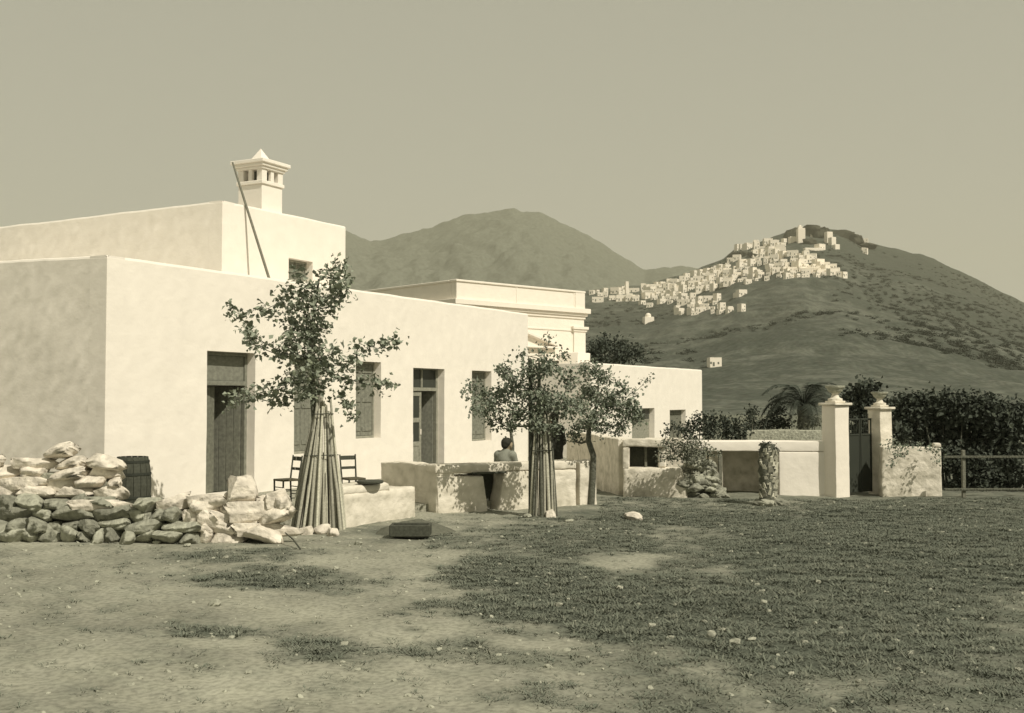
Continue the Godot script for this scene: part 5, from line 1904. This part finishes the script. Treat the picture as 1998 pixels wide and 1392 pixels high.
func build_plants():
	var r := RandomNumberGenerator.new()
	r.seed = 12
	# tree 1, large leaves, wrapped in canes
	var b := G(622, 1030)
	var D := -b.z
	var cl := clumps_px([[662, 520, 16], [650, 545, 20], [668, 560, 18], [655, 580, 20], [640, 600, 18], [590, 535, 12], [600, 560, 18], [585, 575, 14], [608, 590, 20], [598, 615, 22], [560, 575, 12], [545, 590, 8], [562, 605, 14], [575, 640, 22], [600, 650, 22], [625, 640, 18], [610, 670, 20], [570, 665, 18], [555, 690, 22], [590, 700, 22], [625, 700, 22], [650, 690, 16], [610, 725, 24], [640, 725, 20], [570, 740, 20], [545, 760, 18], [515, 765, 16], [595, 760, 20], [560, 785, 12], [535, 785, 10], [485, 775, 12], [462, 778, 14], [455, 605, 8], [470, 620, 9], [485, 640, 11], [500, 660, 14], [510, 680, 12], [490, 670, 9], [520, 612, 7], [505, 605, 6], [700, 680, 7], [722, 677, 9], [748, 672, 9], [770, 664, 7], [690, 700, 8], [668, 715, 10], [675, 740, 10], [708, 748, 9], [735, 750, 7], [757, 752, 5], [665, 775, 6], [680, 795, 5], [684, 812, 5], [625, 755, 18]], D, 0.45, r, 1.05)
	var tr := [Vector3(b.x, -0.05, b.z), P(618, 900, D), P(611, 780, D), P(606, 690, D), P(612, 610, D), P(622, 545, D)]
	tree("young_tree", "tall young tree with big loose leaves rising from a skirt of canes", b, tr, [0.065, 0.055, 0.05, 0.042, 0.03, 0.016], cl, 1000.0, 0.086, M.leaf_light, r, 300)
	cane_guard("wide skirt of grey canes wrapped round the big-leaved young tree", b, P(630, 772, D), 0.42, 0.10, 78, 0.40, 1.04, 3)
	# tree 2, wrapped in poles
	b = G(1059, 1010)
	D = -b.z
	cl = clumps_px([[922, 752, 14], [938, 775, 18], [952, 800, 22], [925, 800, 10], [968, 824, 18], [985, 722, 20], [1000, 755, 32], [1040, 728, 28], [1072, 716, 24], [1050, 775, 36], [1010, 805, 28], [972, 775, 24], [1080, 785, 30], [1108, 738, 22], [1110, 795, 26], [1048, 828, 22], [1058, 692, 9], [1020, 694, 10], [1095, 694, 10], [1000, 832, 12], [1085, 838, 16], [912, 770, 8], [1072, 664, 5]], D, 0.6, r)
	tr = [Vector3(b.x, -0.05, b.z), P(1058, 900, D), P(1056, 830, D), P(1052, 760, D), P(1052, 700, D)]
	tree("young_tree", "bushy small-leaved tree propped by a bundle of poles", b, tr, [0.06, 0.055, 0.05, 0.035, 0.015], cl, 1900.0, 0.066, M.leaf, r)
	cane_guard("narrow bundle of tall poles round the bushy tree by the terrace", b, P(1056, 772, D), 0.235, 0.10, 24, 0.5, 1.05, 5, 1)
	var sb2 := MB.new()
	var sk := P(1036, 1010, D)
	sb2.tube([Vector3(sk.x, -0.05, sk.z + 0.05), P(1036, 860, D - 0.02), P(1035, 701, D)], [0.045, 0.042, 0.035], 7)
	part(thing("tree_stake", "tall dark upright stake beside the pole-wrapped tree", "stake", Vector3(sk.x, 0, sk.z)), sb2, "shaft", M.dark_wood)
	# tree 3, bare curved trunk
	b = G(1153, 986)
	D = -b.z
	cl = clumps_px([[1150, 722, 20], [1178, 738, 22], [1150, 768, 26], [1188, 788, 34], [1222, 798, 30], [1242, 812, 16], [1160, 815, 24], [1208, 832, 20], [1128, 790, 18], [1120, 848, 13], [1122, 862, 7], [1214, 752, 12], [1238, 766, 7], [1262, 740, 5], [1130, 830, 16], [1176, 838, 16]], D, 0.6, r)
	tr = [Vector3(b.x, -0.05, b.z), P(1157, 930, D), P(1158, 890, D), P(1148, 860, D), P(1150, 830, D), P(1165, 790, D), P(1168, 750, D)]
	tree("young_tree", "small-leaved tree with a bare curved trunk beside the terrace wall", b, tr, [0.07, 0.062, 0.06, 0.055, 0.045, 0.03, 0.014], cl, 2000.0, 0.066, M.leaf, r)
	# a thin stem beside the seated person
	b = P(999, HZ, 22.0)
	b.y = 0.155
	tr = [b, P(1000, 870, 22.0), P(997, 845, 22.0), P(990, 820, 22.0)]
	tree("sapling", "thin dark sapling beside the seated person", b, tr, [0.04, 0.038, 0.03, 0.015], [[P(992, 832, 22.0), 0.14], [P(1003, 838, 22.0), 0.12]], 420.0, 0.07, M.leaf, r)
	# hedge and shrubs behind the compound
	for q in [
		["leafy_shrub", "pale leafy shrub sprawling over the ruined hut and rubble", [[1300, 868, 16], [1325, 872, 20], [1350, 868, 18], [1372, 882, 20], [1340, 892, 20], [1310, 890, 14], [1395, 885, 10], [1290, 893, 9], [1360, 895, 12]], 22.55, 520, 0.06, "leaf_pale"],
		["hedge_shrub", "dark bushy shrub behind the white beam near the outbuilding", [[1340, 838, 18], [1365, 825, 20], [1390, 822, 20], [1385, 842, 20], [1350, 850, 16], [1312, 836, 9], [1298, 848, 6]], 27.0, 330, 0.085, "leaf_dark"],
		["hedge_shrub", "dark rounded shrub beside the grey wall behind the beam", [[1415, 826, 20], [1440, 835, 20], [1412, 846, 18], [1438, 850, 16], [1455, 838, 12]], 27.5, 330, 0.085, "leaf_dark"],
		["cypress_shrub", "narrow upright evergreen nearest the outbuilding side of the palm", [[1468, 800, 9], [1468, 815, 12], [1468, 832, 14], [1465, 846, 14]], 33.0, 420, 0.09, "leaf_dark"],
		["cypress_shrub", "broader upright evergreen close beside the palm", [[1515, 785, 9], [1518, 803, 14], [1512, 822, 18], [1530, 828, 18], [1495, 832, 14]], 33.5, 420, 0.09, "leaf_dark"],
		["leafy_shrub", "pale bush below the palm fronds next to the gate pillar", [[1575, 812, 14], [1592, 822, 12], [1566, 828, 12]], 33.0, 300, 0.09, "leaf_pale"],
		["garden_tree", "dense dark tree behind the iron gate", [[1668, 775, 20], [1690, 765, 24], [1705, 785, 22], [1680, 805, 24], [1700, 830, 26], [1675, 850, 26], [1690, 890, 28], [1680, 930, 30], [1705, 900, 26], [1660, 880, 18]], 27.5, 420, 0.12, "leaf_dark"],
		["garden_tree", "broad dark tree hanging over the weathered boundary wall", [[1765, 800, 26], [1800, 792, 26], [1840, 796, 28], [1880, 800, 32], [1930, 806, 34], [1980, 815, 36], [1785, 825, 34], [1830, 815, 40], [1880, 825, 44], [1940, 840, 46], [1760, 845, 22], [1800, 852, 26], [1850, 860, 30], [1900, 880, 36], [1960, 890, 40], [1752, 820, 16], [2020, 830, 50], [1790, 800, 34], [1860, 800, 40], [1910, 810, 40], [1960, 830, 44], [1780, 788, 16], [1750, 790, 12]], 25.5, 400, 0.12, "leaf_dark"],
		["hedge_shrub", "dark hedge behind the two-rail fence", [[1860, 905, 26], [1890, 920, 26], [1920, 915, 30], [1960, 930, 30], [1870, 940, 22], [1910, 950, 24], [2000, 930, 34], [1850, 885, 22], [1900, 900, 30], [1880, 950, 24], [1950, 955, 28]], 25.0, 420, 0.10, "leaf_dark"],
		["trailing_vine", "leafy vine trailing over the top of the boundary wall", [[1735, 872, 8], [1755, 874, 8], [1768, 872, 6], [1748, 890, 7], [1765, 888, 7], [1745, 905, 4], [1798, 872, 6], [1815, 874, 7], [1828, 885, 7], [1830, 898, 5], [1742, 868, 8]], 22.75, 420, 0.06, "leaf"],
		["garden_tree", "low dark grove behind the small white outbuilding", [[1165, 680, 20], [1190, 675, 22], [1215, 682, 22], [1240, 692, 18], [1170, 700, 20], [1205, 700, 22]], 62.0, 75, 0.2, "leaf_dark"],
	]:
		var c := clumps_px(q[2], q[3], 0.35 if q[3] < 40.0 else 1.5, r)
		bush(q[0], q[1], "tree" if q[0] == "garden_tree" else "shrub", c, q[4] * 3.2, q[5], M[q[6]], r, 0.0, "", not (q[0] == "trailing_vine" or q[1].begins_with("pale leafy")))
	# palm
	var pc := P(1568, 792, 33.0)
	var pbase := Vector3(pc.x, -0.1, pc.z)
	var t := thing("palm_tree", "low palm with drooping fronds behind the garden wall", "tree", pbase)
	var mb := MB.new()
	var pts := []
	var rad := []
	for k in 12:
		pts.append(pbase.lerp(pc, k / 11.0)); rad.append(0.2 if k % 2 == 0 else 0.175)
	mb.tube(pts, rad, 10)
	part(t, mb, "trunk", M.bark)
	var fm := []
	for k in 3:
		mb = MB.new()
		var prev := Vector3.ZERO
		var L := 1.5 + 0.15 * k
		var path := []
		for i in 11:
			var u := i / 10.0
			path.append(Vector3(0, 0.5 * sin(u * (2.4 + 0.2 * k)) - 0.35 * u * u, u * L * 0.85))
		mb.tube(path, [0.02, 0.018, 0.017, 0.015, 0.014, 0.012, 0.01, 0.009, 0.008, 0.006, 0.004], 4, false)
		for i in 40:
			var u := 0.08 + 0.92 * i / 40.0
			var f := u * 10.0
			var i0 := mini(int(f), 9)
			var a: Vector3 = (path[i0] as Vector3).lerp(path[i0 + 1], f - i0)
			for s in [-1.0, 1.0]:
				var ll := 0.36 * sin(PI * (0.12 + 0.85 * u)) + 0.05
				var tip := a + Vector3(s * ll * 0.85, -0.10 - r.randf() * 0.1, ll * 0.55)
				mb.tri(a + Vector3(0, 0, -0.016), a + Vector3(0, 0, 0.016), tip)
		fm.append(mb.mesh(M.leaf_dark))
	for k in 26:
		var e := Basis(Vector3.UP, k * 2.4) * Basis(Vector3.RIGHT, 0.5 - 1.15 * (k / 26.0))
		inst(fm[k % 3], "frond", t, Transform3D(e.scaled(Vector3.ONE * r.randf_range(0.75, 1.0)), pc - pbase))
	# scrub on the hillside
	var sb := MB.new()
	leafy(sb, [[Vector3(0, 0.45, 0), 0.8]], 70, 0.34, r)
	var xs := []
	for k in 17000:
		var D2 := r.randf_range(330.0, 1150.0)
		var px := r.randf_range(600, 2150)
		var x := (px - CX) / F * D2
		var dens := 0.16 + nz.get_noise_2d(x * 0.5 + 60, -D2 * 0.5) * 1.3 + smoothstep(1500.0, 1850.0, px) * 0.4
		if r.randf() > dens: continue
		var s := r.randf_range(0.5, 1.6)
		xs.append(Transform3D(Basis(Vector3.UP, r.randf() * TAU).scaled(Vector3(s * 1.3, s * 0.8, s * 1.3)), Vector3(x, hill_y(x, -D2) - 0.2, -D2)))
	var mm := MultiMesh.new()
	mm.transform_format = MultiMesh.TRANSFORM_3D
	mm.mesh = sb.mesh(M.leaf_dark)
	mm.instance_count = xs.size()
	for k in xs.size(): mm.set_instance_transform(k, xs[k])
	var si := MultiMeshInstance3D.new()
	si.multimesh = mm
	put(si, "scrub")
	tag(si, "low dark scrub covering the hillside", "scrub", "", "stuff")

func build_small():
	# barrel
	var b := P(260, HZ, 18.2)
	b.y = 0.155
	var t := thing("barrel", "dark bulging wooden barrel standing by the white wall corner", "barrel", b)
	for k in 16:
		var mb := MB.new()
		var a0 := TAU * k / 16.0 + 0.012
		var a1 := TAU * (k + 1) / 16.0 - 0.012
		var pr := [[0.245, 0.0], [0.285, 0.2], [0.302, 0.47], [0.285, 0.74], [0.245, 0.94]]
		for i in 4:
			var q := []
			for e in [[a0, i], [a1, i], [a1, i + 1], [a0, i + 1]]:
				q.append(b + Vector3(cos(e[0]), 0, sin(e[0])) * float(pr[e[1]][0]) + Vector3.UP * float(pr[e[1]][1]))
			mb.quad_out(q[0], q[1], q[2], q[3], b + Vector3.UP * 0.5)
			if i == 3:
				var c0 := Vector3(b.x, q[2].y, b.z)
				mb.quad_out(q[3], q[2], q[2].lerp(c0, 0.12), q[3].lerp(c0, 0.12), b)
		part(t, mb, "stave", M.dark_wood)
	for y in [0.08, 0.28, 0.66, 0.86]:
		var mb := MB.new()
		var rr := 0.302 - pow((y - 0.47) / 0.47, 2) * 0.057
		mb.lathe([[rr + 0.002, y - 0.02], [rr + 0.008, y - 0.02], [rr + 0.008, y + 0.02], [rr + 0.002, y + 0.02]], b, 24)
		part(t, mb, "hoop", M.iron)
	var lid := MB.new()
	lid.lathe([[0.24, 0.90], [0.0, 0.90]], b, 24)
	lid.lathe([[0.235, 0.0], [0.235, 0.9]], b, 16)
	part(t, lid, "lid", M.dark_wood)
	# chairs
	var c := P(561, HZ, 19.6)
	chair("ladder-back wooden chair turned sideways between boulder and cane guard", Vector3(c.x, 0.155, c.z), deg_to_rad(-48))
	c = P(689, HZ, 19.9)
	chair("ladder-back wooden chair behind the whitewashed bench", Vector3(c.x, 0.155, c.z), deg_to_rad(35))
	# dark trough lying in the yard
	var g := G(799, 1050)
	t = thing("wooden_trough", "low dark wooden trough lying in the yard before the bench", "trough", g)
	var mb := MB.new()
	mb.bbox(g + Vector3(0, 0.10, 0), Vector3(0.6, 0.17, 0.04), Basis(), 0.01)
	mb.bbox(g + Vector3(0, 0.10, -0.34), Vector3(0.6, 0.17, 0.04), Basis(), 0.01)
	part(t, mb, "side_board", M.dark_wood)
	mb = MB.new()
	mb.bbox(g + Vector3(-0.28, 0.10, -0.17), Vector3(0.04, 0.165, 0.298), Basis(), 0.01)
	mb.bbox(g + Vector3(0.28, 0.10, -0.17), Vector3(0.04, 0.165, 0.298), Basis(), 0.01)
	part(t, mb, "end_board", M.dark_wood)
	mb = MB.new()
	mb.bbox(g + Vector3(0, 0.03, -0.17), Vector3(0.52, 0.05, 0.298), Basis(), 0.01)
	part(t, mb, "bottom_board", M.dark_wood)
	mb = MB.new()
	mb.col = Color(0.14, 0.145, 0.112)
	mb.lathe([[0.62, -0.05], [0.5, 0.03], [0.38, 0.09], [0.25, 0.14], [0.12, 0.165], [0.0, 0.17]], g + Vector3(0.0, 0, -0.95), 28)
	for i in mb.v.size(): mb.v[i] += wob(mb.v[i] * 3.0, 0.05)
	part(thing("earth_heap", "small dark heap of dug earth behind the wooden trough", "earth", g + Vector3(0, 0, -0.95)), mb, "mound", M.soil)
	# loose stones
	for q in [[1236, 1014, 0.30, 0.15, "flat pale stone lying on the grass apart from the trees", 1], [1073, 1012, 0.21, 0.19, "white stone at the foot of the pole-wrapped tree", 1], [628, 1040, 0.22, 0.16, "pale stone at the foot of the cane skirt", 1], [598, 1042, 0.18, 0.14, "small pale stone beside the foot of the cane skirt", 1], [648, 1044, 0.16, 0.12, "rounded pale stone by the cane skirt facing the yard", 1]]:
		var p := G(q[0], q[1])
		var s: float = q[2]
		var ms: Mesh = WSM[rng.randi() % 8]
		var mi := inst(ms, "loose_stone", null, Transform3D(Basis(Vector3.UP, rng.randf() * 3.0).scaled_local(Vector3(s * 1.35, q[3], s)), p + Vector3.UP * q[3] * 0.3))
		tag(mi, q[4], "stone")
	for q in [[1272, 1220, 9], [1388, 1240, 14], [1433, 1253, 11], [1408, 1227, 7], [1352, 1152, 7], [1490, 1182, 8], [1487, 1154, 6], [1595, 1139, 7], [1308, 1243, 8], [1466, 1249, 8], [1090, 1185, 8], [1208, 1153, 8], [418, 1183, 14], [505, 1186, 7], [655, 1117, 8], [440, 1090, 7], [305, 1062, 8], [288, 1044, 9], [700, 1062, 7], [1110, 1020, 8], [1030, 1012, 9], [1570, 1255, 8], [365, 1068, 7]]:
		var p := G(q[0], q[1])
		var s: float = q[2] * 1.5 / F * -p.z
		var mi := inst(SM[2][rng.randi() % 6], "pebble", null, Transform3D(Basis(Vector3.UP, rng.randf() * 3.0).scaled_local(Vector3(s * 1.2, s * 0.75, s)), p + Vector3.UP * (s * 0.2 + yard_y(p.x, p.z))))
		tag(mi, "small pale stone lying loose on the yard ground", "stone", "loose stones of the yard")
	# stick leaning on the ground
	var a := G(586, 1074)
	var e := P(556, 1040, -a.z + 0.6)
	mb = MB.new()
	mb.tube([a + Vector3.UP * 0.012, a.lerp(e, 0.5) + Vector3.UP * 0.03, e], [0.012, 0.012, 0.009], 5)
	part(thing("dry_stick", "thin dark stick propped against the foot of the stone wall", "stick", a), mb, "shaft", M.dark_wood)
